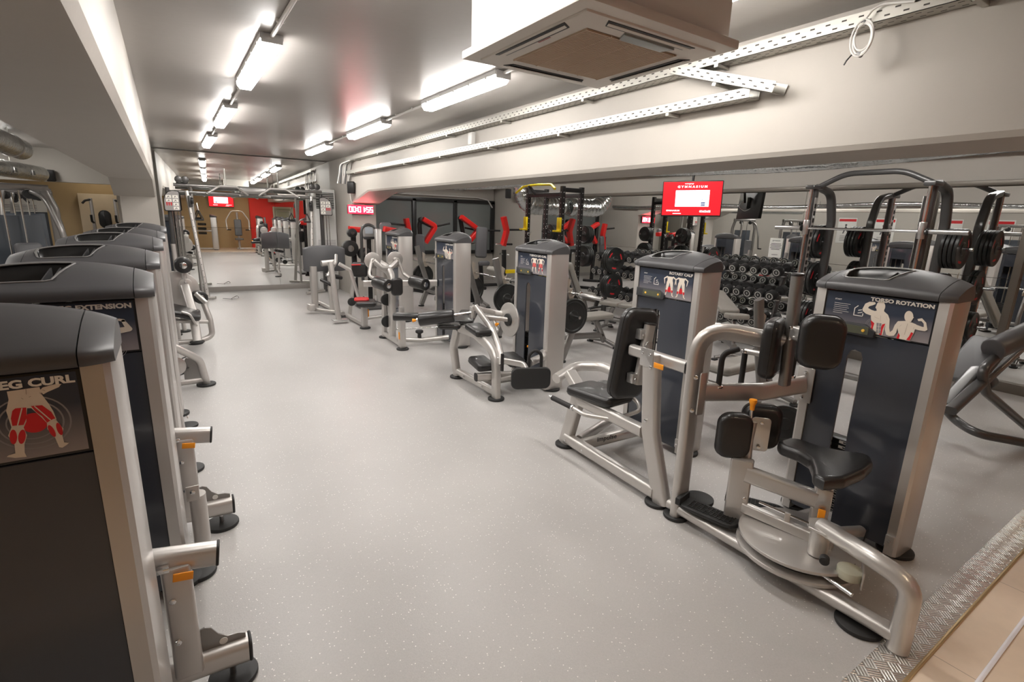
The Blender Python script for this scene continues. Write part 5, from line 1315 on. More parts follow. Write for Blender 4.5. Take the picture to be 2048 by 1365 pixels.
# hanging screens
def tv(c, nrm, w, h, label, screen=True, up=(0, 0, 1)):
    t = thing('television', tuple(c), label, 'television')
    M = TM(c, nrm, up)
    # TM local x is up x z: mirror-safe text needs x to the viewer's right
    q = MB(M); q.prism(rrect(w, h, .012), -.05, 0, .006); q.build('casing', BLACKP, t)
    q = MB(M); q.mi = 0
    e = .014
    q.poly([(-w/2 + e, -h/2 + e * 1.6, .001), (w/2 - e, -h/2 + e * 1.6, .001), (w/2 - e, h/2 - e, .001), (-w/2 + e, h/2 - e, .001)])
    q.mi = 1; q.poly([(-w*.27, -h*.22, .002), (w*.29, -h*.22, .002), (w*.29, h*.24, .002), (-w*.27, h*.24, .002)])
    text_mb(q, 'G Y M N A S I U M', h * .085, Matrix.Translation((.0, h * .31, .003)), .0015, 1.2, 'CENTER', 2)
    text_mb(q, 'www.gym.gr', h * .045, Matrix.Translation((-.05, h * .41, .003)), .0006, 1.1, 'CENTER', 2)
    text_mb(q, '00:03:05', h * .085, Matrix.Translation((w * .24, -h * .38, .003)), .001, 1.05, 'CENTER', 2)
    text_mb(q, 'GYMNASIUM', h * .055, Matrix.Translation((-w * .30, -h * .35, .003)), .001, 1.2, 'CENTER', 2)
    q.mi = 2; q.poly([(-w*.30, -h*.425, .003), (-w*.16, -h*.425, .003), (-w*.16, -h*.405, .003), (-w*.30, -h*.405, .003)])
    q.mi = 3
    for k in range(4): q.poly([(-w*.20, h*(.17 - .07*k), .003), (w*(.20 - .06*(k == 2)), h*(.17 - .07*k), .003), (w*(.20 - .06*(k == 2)), h*(.19 - .07*k), .003), (-w*.20, h*(.19 - .07*k), .003)])
    q.mi = 4
    for yy in (-.12, -.16, -.20): q.poly([(w*.16, h*yy, .003), (w*.23, h*yy, .003), (w*.23, h*(yy + .03), .003), (w*.16, h*(yy + .03), .003)])
    limb(q, (w*.14, -h*.07), (w*.20, h*.01), .003, .003, M @ Matrix.Identity(4) if False else Matrix.Identity(4), .003, 3)
    q.build('screen', [mat('screen_red', (.3, 0, 0), .3, emit=(.80, .012, .02), estr=.95), mat('screen_white', (.6, .6, .6), .3, emit=(.86, .96, 1.0), estr=1.25),
                       mat('screen_lettering', (.6, .6, .6), .3, emit=(1, .82, .82), estr=1.2), mat('screen_pale_blue', (.5, .6, .6), .3, emit=(.55, .74, .78), estr=.8), mat('screen_navy', (0, 0, .1), .3, emit=(.02, .03, .09), estr=.6)], t, smooth=False)
    return t, M
c = P(1383, 398, Y=5.6)
t, M = tv(c, (-.83, -.56, -.06), .93, .56, 'hanging television with the red GYMNASIUM picture, in front of the bay mirror', up=(-.03, 0, 1))
q = MB(); q.box(c + V((.05, .03, 0)), (.05, .05, .20), .005); q.build('mount_plate', BLACKP, t)
rnd(t, 'ceiling_pole', [c + V((.10, .08, 0)), c + V((.12, .10, .20)), (c.x + .12, c.y + .10, ZC - .002)], .02, m=BLACKP)
rnd(t, 'cable', [c + V((.06, .10, .1)), c + V((.10, .22, -.06)), c + V((.12, .05, -.15)), c + V((.06, -.1, -.05))], .006, .08, WHITEP, 8)
vt = real((2.18, 28.35, 2.25))
t, M = tv(V((vt.x, YB + .12, vt.z)), (0, 1, -.08), 1.06, .62, 'television with the red GYMNASIUM picture on the tan wall behind the camera')
q = MB(); q.box((vt.x, YB + .035, vt.z), (.30, .07, .30), .005); q.build('wall_mount', BLACKP, t)

# ---- smith machine
t = thing('smith_machine', (6.95, 2.9, 0), 'dark grey smith machine with arched top tube and chrome bar, before the mirror', 'smith machine')
for y in (2.285, 3.52):
    rnd(t, 'guide_rod', [(6.80, y, .10), (6.80, y, 2.29)], .020, m=CHROME)
    oct_tube(t, 'front_post', [(6.90, y, .02), (6.90, y, 2.28)], .06, .08, m=CHARC, up=(1, 0, 0))
    q = MB()
    q.box((6.845, y + (.05 if y < 3 else -.05), 1.25), (.07, .004, 1.85), .001); q.mi = 1
    for k in range(20): q.box((6.845, y + (.0525 if y < 3 else -.0525), .40 + k * .088), (.045, .004, .055))
    q.build('catch_strip', [ALU, BLACKP], t)
    oct_tube(t, 'rear_post', [(7.42, y, .02), (7.42, y, 1.9), (7.30, y, 2.25), (6.95, y, 2.31)], .075, .10, m=CHARC, up=(0, 1, 0), fr=.22)
    oct_tube(t, 'base_rail', [(6.70, y, .05), (7.55, y, .05)], .08, .08, m=CHARC)
    q = MB(); q.box((6.86, y, 2.30), (.24, .11, .05), .012); q.build('top_bracket', CHARC, t)
    q = MB(); q.cyl((6.80, y, 1.72), (6.80, y, 1.90), .036, n=20, bev=.005); q.build('bar_carriage', ALU, t)
    q = MB(); q.box((6.84, y + .04, 1.80), (.05, .02, .09), .004); q.build('bar_hook', CHROME, t)
rnd(t, 'top_arch', fillet([(6.92, 2.285, 2.30), (6.92, 2.60, 2.455), (6.92, 3.2, 2.455), (6.92, 3.52, 2.30)], .5, 10), .032, 0, CHARC)
rnd(t, 'rear_brace', [(7.42, 2.285, 1.0), (7.42, 3.52, 1.0)], .03, m=CHARC)
rnd(t, 'bar', [(6.80, 1.88, 1.80), (6.80, 3.92, 1.80)], .0155, m=CHROME)
for a_, b_ in ((1.88, 2.23), (3.57, 3.92)):
    q = MB(); q.cyl((6.80, a_, 1.80), (6.80, b_, 1.80), .026, n=18, bev=.004); q.build('bar_sleeve', ALU, t)
    e_ = b_ if a_ < 2 else a_
    q = MB(); q.cyl((6.80, e_ - .01, 1.80), (6.80, e_ + .01, 1.80), .04, n=18, bev=.004); q.build('bar_collar', BLACKP, t)
for y, s in ((2.285, -1), (3.52, 1)):
    for z in (1.62, 1.12, .62):
        rnd(t, 'storage_peg', [(7.42, y, z), (7.42, y + s * .30, z)], .022, m=CHROME)
pl_no = 0
PROTO = {}
def plate_thing(p, d, r, label, group, th=.035, red=True):
    key = (round(r, 3), round(th, 3), red, tuple(round(x, 2) for x in d))
    if key in PROTO: 
        return dup(PROTO[key], p, label, group)
    o = plate(None, (0, 0, 0), d, r, th, 3, red, 'weight_plate'); o.location = p; o['_o'] = tuple(p)
    tag(o, label, 'weight plate', group); PROTO[key] = o
    return o
num = ['innermost', 'second', 'third', 'outermost', 'fifth']
for y, s, w in ((2.285, -1, 'near'), (3.52, 1, 'far')):
    for z, n, r, hw in ((1.62, 4, .225, 'top'), (1.12, 2, .225, 'middle'), (.62, 3, .19, 'lowest')):
        for k in range(n):
            plate_thing(V((7.42, y + s * (.075 + .043 * k), z)), (0, s, 0), r, '%s black weight plate on the %s peg of the %s post of the smith machine' % (num[k], hw, w), 'weight plates on the smith machine')

# ---- dumbbells: one model, copied
def dumbbell_proto():
    t = thing('dumbbell', (0, 0, 0), 'x', 'dumbbell')
    q = MB(); q.cyl((-.075, 0, 0), (.075, 0, 0), .014, n=12); q.build('handle', CHROME, t)
    for s in (-1, 1):
        q = MB()
        M = TM((s * .065, 0, 0), (s, 0, 0))
        q.lathe([(.02, 0), (.058, .004), (.068, .014), (.068, .090), (.062, .100), (.047, .101)], M, 20)
        q.mi = 1; q.lathe([(.047, .1005), (.047, .1012), (.034, .1012), (.034, .1005)], M, 20)
        q.mi = 0; q.lathe([(.034, .101), (.0, .101)], M, 20)
        q.mi = 1; q.box((s * .1665, 0, 0), (.001, .020, .030))
        q.mi = 0; q.box((s * .1672, 0, 0), (.001, .006, .018))
        q.build('head', [RUBBER, mat('ring_print', (.50, .49, .46), .45)], t)
    return t
DB = dumbbell_proto(); DBused = False
def db(p, s, label, group):
    global DBused
    if not DBused: o = DB; DBused = True; o['label'] = label; o['group'] = group; o.location = p
    else: o = dup(DB, p, label, group)
    o.scale = (s, s, s); o.rotation_euler = (0, math.radians(-14), 0)
    return o
def rack(y0, y1, lab, tiers, n, word, x=7.34):
    t = thing('dumbbell_rack', (x + .1, (y0 + y1) / 2, 0), lab, 'dumbbell rack')
    for y in (y0 + .12, y1 - .12):
        oct_tube(t, 'rack_foot', [(x - .28, y, .03), (x - .05, y, .06), (x + .40, y, .06)], .07, .05, m=CHARC)
        oct_tube(t, 'rack_upright', [(x - .05, y, .06), (x + .05, y, .45), (x + .20, y, 1.12)], .05, .10, m=CHARC, up=(1, 0, 0), fr=.3)
        foot(t, x - .26, y, .06)
    for z, xo in tiers:
        for dx, dz in ((-.10, -.095), (.10, -.045)):
            oct_tube(t, 'rail', [(x + xo + dx, y0, z + dz), (x + xo + dx, y1, z + dz)], .045, .012, m=ALU, r=.004)
        for y in (y0 + .12, y1 - .12):
            q = MB(); q.box((x + xo, y, z - .085), (.30, .04, .03), .004, Matrix.Rotation(math.radians(-14), 4, 'Y')); q.build('rail_bracket', CHARC, t)
    tn = ['top', 'middle', 'lowest']
    for i, (z, xo) in enumerate(tiers):
        for k in range(n):
            y = y0 + .10 + (y1 - y0 - .20) * k / (n - 1)
            db(V((x + xo, y, z)), 1.12 if i else 1.06, 'dumbbell on the %s tier of the %s, %s from its near end' % (tn[i], word, ['first', 'second', 'third', 'fourth', 'fifth', 'sixth', 'seventh', 'eighth', 'ninth', 'tenth'][k]), 'dumbbells on the ' + word)
rack(3.98, 5.78, 'long three tier dumbbell rack before the mirror behind the rotary calf tower', [(1.20, .10), (.86, .02), (.45, -.04)], 10, 'long rack')
rack(6.70, 7.95, 'short three tier dumbbell rack nearer the dark window', [(1.15, .10), (.86, .02), (.45, -.04)], 7, 'short rack')

# ---- black cage rack with yellow hooks
t = thing('cage_rack', (6.2, 8.0, 0), 'tall black cage rack with yellow pull-up bar and yellow bar hooks', 'power rack')
for x in (5.98, 6.42):
    for y in (7.48, 8.55):
        oct_tube(t, 'post', [(x, y, .0), (x, y, 2.40)], .075, .075, m=BLACKP, up=(1, 0, 0), r=.008)
        q = MB()
        for k in range(22):
            q.cyl((x - .0378, y, .3 + k * .095), (x - .0385, y, .3 + k * .095), .009, n=8)
            q.cyl((x, y - .0378, .3 + k * .095), (x, y - .0385, .3 + k * .095), .009, n=8)
        q.build('pin_holes', mat('hole_pale', (.42, .42, .42), .5), t, smooth=False)
    oct_tube(t, 'cross_beam', [(x, 7.48, 2.26), (x, 8.55, 2.26)], .06, .075, m=BLACKP, r=.008)
    oct_tube(t, 'cross_beam', [(x, 7.48, .06), (x, 8.55, .06)], .06, .075, m=YELLOW if x < 6.1 else BLACKP, r=.008)
for y in (7.48, 8.55):
    oct_tube(t, 'side_beam', [(5.98, y, 2.34), (6.42, y, 2.34)], .06, .075, m=BLACKP, r=.008)
    oct_tube(t, 'foot_beam', [(5.7, y, .04), (7.0, y, .04)], .07, .07, m=BLACKP, r=.008)
    q = MB(); q.box((5.93, y, 1.72), (.04, .10, .26), .006); q.box((5.88, y, 1.61), (.12, .10, .03), .004); q.build('bar_hook', YELLOW, t)
    q = MB(); q.box((5.93, y, .80), (.06, .09, .12), .006); q.build('spotter_arm_socket', YELLOW, t)
    oct_tube(t, 'spotter_arm', [(5.95, y, .78), (5.50, y, .78)], .05, .07, m=YELLOW, r=.006)
rnd(t, 'pullup_bar', [(5.75, 8.65, 2.30), (5.80, 8.45, 2.42), (5.86, 8.1, 2.44), (5.80, 7.6, 2.42), (5.75, 7.42, 2.34)], .022, .06, YELLOW)
oct_tube(t, 'pullup_strut', [(5.98, 8.3, 2.26), (5.80, 8.3, 2.43)], .04, .05, m=BLACKP, r=.006)
for y, s in ((7.48, 1), (8.55, -1)):
    for z in (1.55, 1.15):
        rnd(t, 'storage_peg', [(6.46, y, z), (6.80, y, z)], .022, m=CHROME)
for yy, w in ((7.48, 'near'), (8.55, 'far')):
    for z, hw in ((1.55, 'upper'), (1.15, 'lower')):
        for k in range(3):
            plate_thing(V((6.55 + .045 * k, yy, z)), (1, 0, 0), .20 - .03 * (z > 1.3), '%s black weight plate on the %s peg of the %s post of the cage rack' % (num[k], hw, w), 'weight plates on the cage rack', .038, False)
# chrome clamps hung on the posts
for i, (c, w) in enumerate(((V((6.42, 7.425, 1.66)), 'near right post'), (V((6.42, 8.495, 1.66)), 'far right post'), (V((5.98, 8.495, 1.52)), 'far left post'))):
    t = thing('bar_clamp', tuple(c), 'small chrome bar clamp hung on the %s of the black cage rack' % w, 'clamp', 'chrome clamps on the cage rack')
    q = MB(); q.sweep([c + V((.03 * math.cos(a), 0, .03 * math.sin(a))) for a in [2 * PI * k / 16 for k in range(17)]], circ(.006, 8), (0, 1, 0)); q.build('ring', CHROME, t); rnd(t, 'lever', [c, c + V((.06, 0, .04))], .006, m=CHROME, n=8)
# ---- plate tree
t = thing('plate_tree', (6.55, 6.75, 0), 'charcoal plate tree carrying big black plates with red lettering', 'plate rack')
oct_tube(t, 'upright', [(6.60, 6.88, .04), (6.60, 6.84, 1.35)], .08, .08, m=CHARC, up=(1, 0, 0))
oct_tube(t, 'foot_beam', [(6.35, 6.86, .04), (6.85, 6.86, .04)], .07, .07, m=CHARC)
oct_tube(t, 'foot_beam', [(6.60, 6.55, .04), (6.60, 7.1, .04)], .07, .07, m=CHARC)
for z in (1.14, .68):
    rnd(t, 'peg', [(6.60, 6.84, z), (6.60, 6.56, z)], .022, m=CHROME)
    for k in range(3): plate_thing(V((6.60, 6.76 - .045 * k, z)), (-.0, -1, 0), .225, '%s plate with red lettering on the %s peg of the plate tree' % (num[k], 'upper' if z > 1 else 'lower'), 'plates on the plate tree')

# ---- olympic benches behind the right row
def oly_bench(y0, label, word, incline=0, bar=True, x=4.08, plates_=True, seed=0):
    t = thing('olympic_bench', (x + .6, y0 + .5, 0), label, 'bench')
    for y in (y0, y0 + .92):
        oct_tube(t, 'upright', [(x + .02, y, .03), (x + .18, y, .40), (x + .02, y, .88), (x - .06, y, 1.22)], .05, .105, m=SILVER2, up=(1, 0, 0), fr=.25)
        q = MB(); Mh = Matrix(((1, 0, 0, x + .07), (0, 0, 1, y + .028), (0, 1, 0, .80), (0, 0, 0, 1)))
        q.prism([(0, 0), (.10, 0), (.13, .07), (.09, .05), (.07, .09), (.10, .17), (.06, .14), (.04, .18), (.06, .26), (0, .30)], -.005, .005, .001, Mh); q.build('hook_plate', mat('hook_tan', (.48, .42, .35), .4, .4), t)
        foot(t, x + .02, y, .06); bolt(t, (x - .04, y, 1.10), (-1, 0, 0)); bolt(t, (x + .04, y, .70), (-1, 0, 0))
        rnd(t, 'storage_peg', [(x + .10, y, .62), (x + .10, y + (-.22 if y == y0 else .22), .62)], .02, m=CHROME)
    oct_tube(t, 'cross_tube', [(x + .14, y0, .32), (x + .14, y0 + .92, .32)], .06, .06, m=SILVER2)
    ym = y0 + .46
    oct_tube(t, 'spine', [(x + .12, ym, .22), (x + 1.15, ym, .16)], .07, .09, m=SILVER2)
    oct_tube(t, 'front_leg', [(x + 1.0, ym, .40), (x + 1.20, ym, .06)], .07, .08, m=SILVER2, up=(1, 0, 0))
    oct_tube(t, 'front_foot', [(x + 1.18, ym - .28, .045), (x + 1.22, ym, .075), (x + 1.18, ym + .28, .045)], .07, .05, m=SILVER2, fr=.1)
    for s in (-1, 1): foot(t, x + 1.18, ym + s * .28, .05)
    if incline:
        pad(t, 'backrest', (x + .42, ym, .75), (.28, .80), .08, nrm=(.72, 0, .70), up=(-.70, 0, .72), m=GVINYL, rc=.05)
        pad(t, 'seat', (x + .85, ym, .47), (.28, .34), .08, nrm=(-.1, 0, 1), up=(1, 0, 0), m=GVINYL, rc=.05)
        oct_tube(t, 'back_brace', [(x + .50, ym, .22), (x + .28, ym, .88)], .05, .07, m=SILVER2, up=(1, 0, 0))
    else:
        pad(t, 'pad', (x + .70, ym, .46), (.28, 1.10), .085, nrm=(0, 0, 1), up=(1, 0, 0), m=GVINYL, rc=.05)
    if bar:
        b = thing('barbell', (x + .12, ym, 1.0), 'chrome barbell resting on the hooks of ' + word, 'barbell')
        rnd(b, 'bar', [(x + .115, ym - .66, .905), (x + .115, ym + .66, .905)], .0145, m=CHROME)
        for s in (-1, 1):
            q = MB(); q.cyl((x + .115, ym + s * .66, .905), (x + .115, ym + s * 1.04, .905), .025, n=18, bev=.004); q.build('sleeve', ALU, b)
            q = MB(); q.cyl((x + .115, ym + s * .645, .905), (x + .115, ym + s * .665, .905), .04, n=18, bev=.003); q.build('collar', CHROME, b)
    if plates_:
        plate_thing(V((x + .10, y0 - .085, .62)), (0, -1, 0), .225, 'black plate on the near storage peg of ' + word, 'plates on the olympic benches', .045, False)
        plate_thing(V((x + .10, y0 + 1.005, .62)), (0, 1, 0), .225, 'black plate on the far storage peg of ' + word, 'plates on the olympic benches', .045, False)
    return t
oly_bench(4.98, 'flat olympic bench with light grey pad behind the leg curl bench tower', 'the bench behind the leg curl bench tower')
oly_bench(6.55, 'inclined olympic bench with uprights just left of the leg curl bench tower', 'the inclined bench', 1)
oly_bench(8.75, 'olympic bench between the lateral raise tower and the vertical row tower', 'the bench beyond the lateral raise tower', 1, x=4.15)
oly_bench(2.35, 'flat olympic bench with light grey pad between the rotary calf and torso rotation towers', 'the bench behind the torso rotation pads', 0, True, x=4.05, plates_=False)
for k in range(3):
    plate_thing(V((3.98 + .05 * k, 1.98 - .06 * k, .16 + .05 * (2 - k))), (-.7, -.55, .15), .15 + .02 * k, 'small black plate leaning in the row behind the torso rotation knee pads, %s' % ('nearest', 'middle', 'hindmost')[k], 'small plates behind the knee pads', .03, False)

# ---- loose benches
def bench(c, ang, L, label, incl=0, m=GVINYL, z=.46, split=.3):
    c = V((c[0], c[1])); t = thing('gym_bench', (c.x, c.y, 0), label, 'bench')
    M = Matrix.Translation((c.x, c.y, 0)) @ RZ(ang)
    f = lambda x, y, zz: M @ V((x, y, zz))
    ux = (M.to_3x3() @ V((1, 0, 0)))
    if incl:
        a = math.radians(incl); L2 = L * .68
        px_ = f(-L * .5 + L * .30 + math.cos(a) * L2 / 2, 0, z + .04 + math.sin(a) * L2 / 2)
        upv = ux * math.cos(a) + V((0, 0, math.sin(a))); nv = -ux * math.sin(a) + V((0, 0, math.cos(a)))
        pad(t, 'backrest', px_, (.27, L2), .075, nrm=nv, up=upv, m=m, rc=.05)
        q = MB(); q.sweep([px_ - nv * .055 - upv * L2 * .4, px_ - nv * .055 + upv * L2 * .3], rrect(.09, .03, .01)); q.build('back_frame', SILVER2, t)
        pad(t, 'seat', f(-L * .5 + .13, 0, z + .03), (.27, .30), .075, nrm=(ux * .12 + V((0, 0, 1))), up=ux, m=m, rc=.05)
        rnd(t, 'adjust_strut', [f(L * .28, 0, .12), px_ - nv * .06 + upv * .1], .022, m=ALU)
    else:
        pad(t, 'pad', f(L * split / 2, 0, z), (.28, L * (1 - split)), .075, up=ux, m=m, rc=.05)
        pad(t, 'pad', f(-L * (1 - split) / 2, 0, z), (.26, L * split - .02), .075, up=ux, m=m, rc=.05)
    oct_tube(t, 'spine', [f(-L * .45, 0, .20), f(L * .45, 0, .20)], .07, .07, m=SILVER2)
    for s in (-1, 1):
        oct_tube(t, 'leg', [f(s * L * .32, 0, z - .06), f(s * L * .42, 0, .10)], .06, .07, m=SILVER2, up=tuple(ux))
        oct_tube(t, 'cross_foot', [f(s * L * .45, -.24, .04), f(s * L * .42, 0, .08), f(s * L * .45, .24, .04)], .06, .045, m=SILVER2, fr=.1)
        for r in (-1, 1): p_ = f(s * L * .45, r * .24, 0); foot(t, p_.x, p_.y, .045)
    return t
bench((6.22, 5.75), -75, 1.25, 'flat grey bench seen left of the rotary calf tower', z=.47)
bench((6.60, 4.38), 52, 1.25, 'slanted light grey bench in front of the long dumbbell rack', incl=12, z=.58)
bench((5.90, 7.05), 160, .92, 'upright adjustable grey bench between the cage rack and the short dumbbell rack', incl=68, z=.46)
# gray backrest chair seen above the torso tower
bench((6.2, 2.35), 90, 1.15, 'adjustable grey bench standing inside the smith machine', incl=62)

# ---- reclined leg press at the right edge
t = thing('reclined_bench_machine', (6.0, 1.15, 0), 'dark tubular reclined bench with rolled pad at the right edge of the picture', 'bench')
YQ = 1.12
rnd(t, 'floor_tube', [P(1880, 800, Y=YQ + .3), P(1905, 838, Y=YQ + .25), P(1952, 868, Y=YQ + .02), P(2048, 886, Y=YQ - .18), P(2140, 900, Y=YQ - .30)], .036, .15, CHARC)
rnd(t, 'side_tube', [P(1990, 716, Y=YQ), P(1962, 742, Y=YQ), P(1972, 785, Y=YQ - .02), P(2048, 850, Y=YQ - .12), P(2120, 905, Y=YQ - .25)], .034, .14, CHARC)
oct_tube(t, 'pad_frame', [P(1890, 812, Y=YQ + .1), P(1978, 712, Y=YQ + .05)], .10, .07, m=CHARC)
oct_tube(t, 'seat_beam', [P(1900, 822, Y=YQ), P(2046, 690, Y=YQ)], .08, .06, m=CHARC)
a_, b_ = P(1985, 700, Y=YQ + .02), P(2070, 660, Y=YQ - .1)
roller(t, 'rolled_pad', a_, b_, .085, m=DVINYL, hub=False)
a_, b_ = P(1925, 752, Y=YQ + .12), P(1978, 690, Y=YQ + .08)
mid = (a_ + b_) / 2
pad(t, 'back_pad', mid, (.26, (b_ - a_).length + .12), .06, nrm=(b_ - a_).cross(V((0, 1, 0))).normalized() * -1, up=(b_ - a_), m=DVINYL, rc=.04)
roller(t, 'ankle_roller', P(1965, 770, Y=YQ + .1), P(1980, 763, Y=YQ + .22), .06, m=RUBBER, hub=False)
q = MB(); q.box(P(2045, 752, Z=.015), (.16, .20, .025), .004); q.build('floor_flange', CHARC, t)
oct_tube(t, 'stand', [P(2048, 745, Z=.03), P(2050, 700, Z=.45)], .08, .10, m=CHARC)

# ---- paper on the mirror
c = P(1551, 496, X=7.985)
q = MB(); Mp_ = Matrix(((0, 0, -1, 7.985), (-1, 0, 0, c.y), (0, 1, 0, c.z), (0, 0, 0, 1))); q.M = Mp_
q.poly([(-.105, -.15, .001), (.105, -.15, .001), (.105, .15, .001), (-.105, .15, .001)]); q.mi = 1
text_mb(q, 'gymnasium', .026, Matrix.Translation((0, .105, .002)), .0004, 1.1, 'CENTER')
for k in range(5): w_ = (.08, .09, .085, .09, .07)[k]; q.poly([(-w_, .06 - .022 * k, .002), (w_, .06 - .022 * k, .002), (w_, .068 - .022 * k, .002), (-w_, .068 - .022 * k, .002)])
q.poly([(-.05, -.11, .002), (.05, -.11, .002), (.05, -.103, .002), (-.05, -.103, .002)])
tag(q.build('paper_notice', [mat('paper_white', (.85, .84, .80), .6), DARKI], base=tuple(c), smooth=False), 'white printed paper notice stuck to the bay mirror above the dumbbells', 'notice')

# ---- red plate loaded machines by the dark window
def red_machine(label, parts):
    c = parts['base']; t = thing('plate_loaded_machine', (c[0], c[1], 0), label, 'weight machine')
    for a_, b_ in parts.get('floor', []): oct_tube(t, 'floor_beam', [a_, b_], .09, .07, m=BLACKP)
    for pts in parts.get('post', []): oct_tube(t, 'post', pts, .09, .10, m=BLACKP, up=(1, 0, 0), fr=.15)
    for pts in parts.get('arm', []): oct_tube(t, 'red_arm', pts, .11, .15, m=REDP, up=(0, 1, 0), fr=.08, r=.02)
    for a_, b_ in parts.get('grip', []): rnd(t, 'handle_grip', [a_, b_], .024, m=FOAM)
    for a_, b_ in parts.get('horn', []): rnd(t, 'plate_horn', [a_, b_], .025, m=CHROME)
    for c_, sz, up in parts.get('pads', []): pad(t, 'pad', c_, sz, .09, nrm=(-.35, -1, .1), up=up, m=DVINYL, rc=.06)
    for c_, r in parts.get('joint', []):
        q = MB(); q.cyl(V(c_) + V((0, -.09, 0)), V(c_) + V((0, .05, 0)), r, n=24, bev=.01); q.build('joint', BLACKP, t)
        q = MB(); q.cyl(V(c_) + V((0, -.10, 0)), V(c_) + V((0, -.09, 0)), r * .4, n=14); q.build('joint_cap', CHROME, t)
    return t
Y1 = 11.9
p = lambda x, y, Yv=Y1: P(x, y, Y=Yv)
def fl(v): return V((v.x, v.y, .04))
red_machine('red and black plate machine with hooked red arm before the middle window pane', dict(base=(5.2, 12), floor=[(fl(p(815, 500)), fl(p(870, 500, 11.0))), (fl(p(870, 500)), fl(p(850, 500, 11.0)))],
    post=[[fl(p(845, 500)), p(842, 500), p(838, 440), p(862, 452)], [fl(p(812, 500)), p(812, 470)]],
    arm=[[p(812, 437), p(818, 465), p(813, 502)], [p(845, 438, 11.8), p(871, 453, 11.8), p(850, 486, 11.8)]],
    grip=[(p(780, 447), p(812, 451)), (p(872, 453, 11.8), p(900, 447, 11.6))], pads=[(p(840, 490, 11.7), (.22, .5), (0, 0, 1))], joint=[(tuple(p(842, 440)), .07)]))
red_machine('red and black plate machine with tall grey seat before the right window pane', dict(base=(6.6, 12), floor=[(fl(p(935, 500)), fl(p(972, 500, 11.3))), (fl(p(938, 500)), fl(p(1000, 500)))],
    post=[[fl(p(940, 500)), p(930, 490), p(921, 440)], [fl(p(965, 500, 11.7)), p(961, 525, 11.7)]],
    arm=[[p(922, 434, 11.75), p(957, 460, 11.75), p(934, 488, 11.75)]], grip=[(p(930, 456), p(950, 460)), (p(970, 461), p(1000, 462))],
    pads=[(p(963, 485, 11.6), (.30, .78), (.05, 0, 1)), (p(968, 527, 11.4), (.30, .12), (0, 0, 1))], horn=[(p(940, 488), p(955, 487))], joint=[(tuple(p(922, 437)), .07)]))
red_machine('red upright plate machine at the right end of the dark window', dict(base=(6.9, 10.9), floor=[(fl(p(1005, 500, 10.9)), fl(p(1010, 500, 10.3)))],
    post=[[fl(p(1010, 500, 10.9)), p(1008, 500, 10.9)], ], arm=[[p(1007, 434, 10.9), p(1013, 462, 10.9), p(1006, 492, 10.9)]], grip=[(p(1013, 460, 10.9), p(1044, 460, 10.9)), (p(1010, 489, 10.9), p(1024, 489, 10.9))], horn=[(p(990, 489, 10.9), p(1005, 490, 10.9)), (p(1000, 508, 10.9), p(1018, 510, 10.9))], joint=[]))
red_machine('low red and black plate machine under the timer', dict(base=(3.8, 11), floor=[(fl(p(700, 500, 10.6)), fl(p(745, 500, 10.6)))],
    post=[[fl(p(708, 500, 10.6)), p(706, 465, 10.6)], [fl(p(738, 500, 10.6)), p(738, 470, 10.6)]],
    arm=[[p(698, 458, 10.5), p(735, 462, 10.5)], [p(768, 458, 10.5), p(790, 462, 10.5)]], pads=[(p(771, 455, 10.6), (.24, .2), (0, 0, 1))],
    joint=[(tuple(p(703, 466, 10.5)), .09), (tuple(p(738, 470, 10.5)), .10), (tuple(p(699, 497, 10.5)), .16), (tuple(p(728, 508, 10.5)), .13)]))
# grey cross trainer console beside the vertical row tower
t = thing('exercise_machine', (3.2, 9.9, 0), 'grey machine with an arched console and small screen under the timer', 'weight machine')
c = P(737, 467, Y=9.9)
rnd(t, 'console_arch', [c + V((-.14, 0, -.9)), c + V((-.14, 0, 0)), c + V((-.12, 0, .12)), c + V((0, 0, .17)), c + V((.12, 0, .12)), c + V((.14, 0, 0)), c + V((.14, 0, -.9))], .03, .1, CHARC)
q = MB(); q.prism(rrect(.24, .24, .05), -.03, .03, .01, TM(c + V((0, 0, .02)), (0, -1, .15))); q.build('console', SILVER2, t)
q = MB(); q.prism(rrect(.15, .12, .01), .03, .034, .001, TM(c + V((0, 0, .05)), (0, -1, .15))); q.build('console_screen', mat('screen_grey', (.35, .38, .42), .3), t)
q = MB(); q.prism(rrect(.22, .05, .01), .03, .05, .01, TM(c + V((0, 0, -.09)), (0, -1, .15))); q.build('button_strip', BLACKP, t)
for s in (-1, 1): rnd(t, 'stand_rod', [c + V((s * .06, 0, -.1)), V((c.x + s * .06, c.y, .04))], .015)
q = MB(); q.box((c.x, c.y, .03), (.5, .6, .06), .02); q.build('base_plate', CHARC, t)
q = MB(); sc_ = P(757, 500, Y=9.75); q.box((sc_.x, sc_.y, .78), (.12, .10, 1.52), .02); q.build('side_column', SILVER, t)

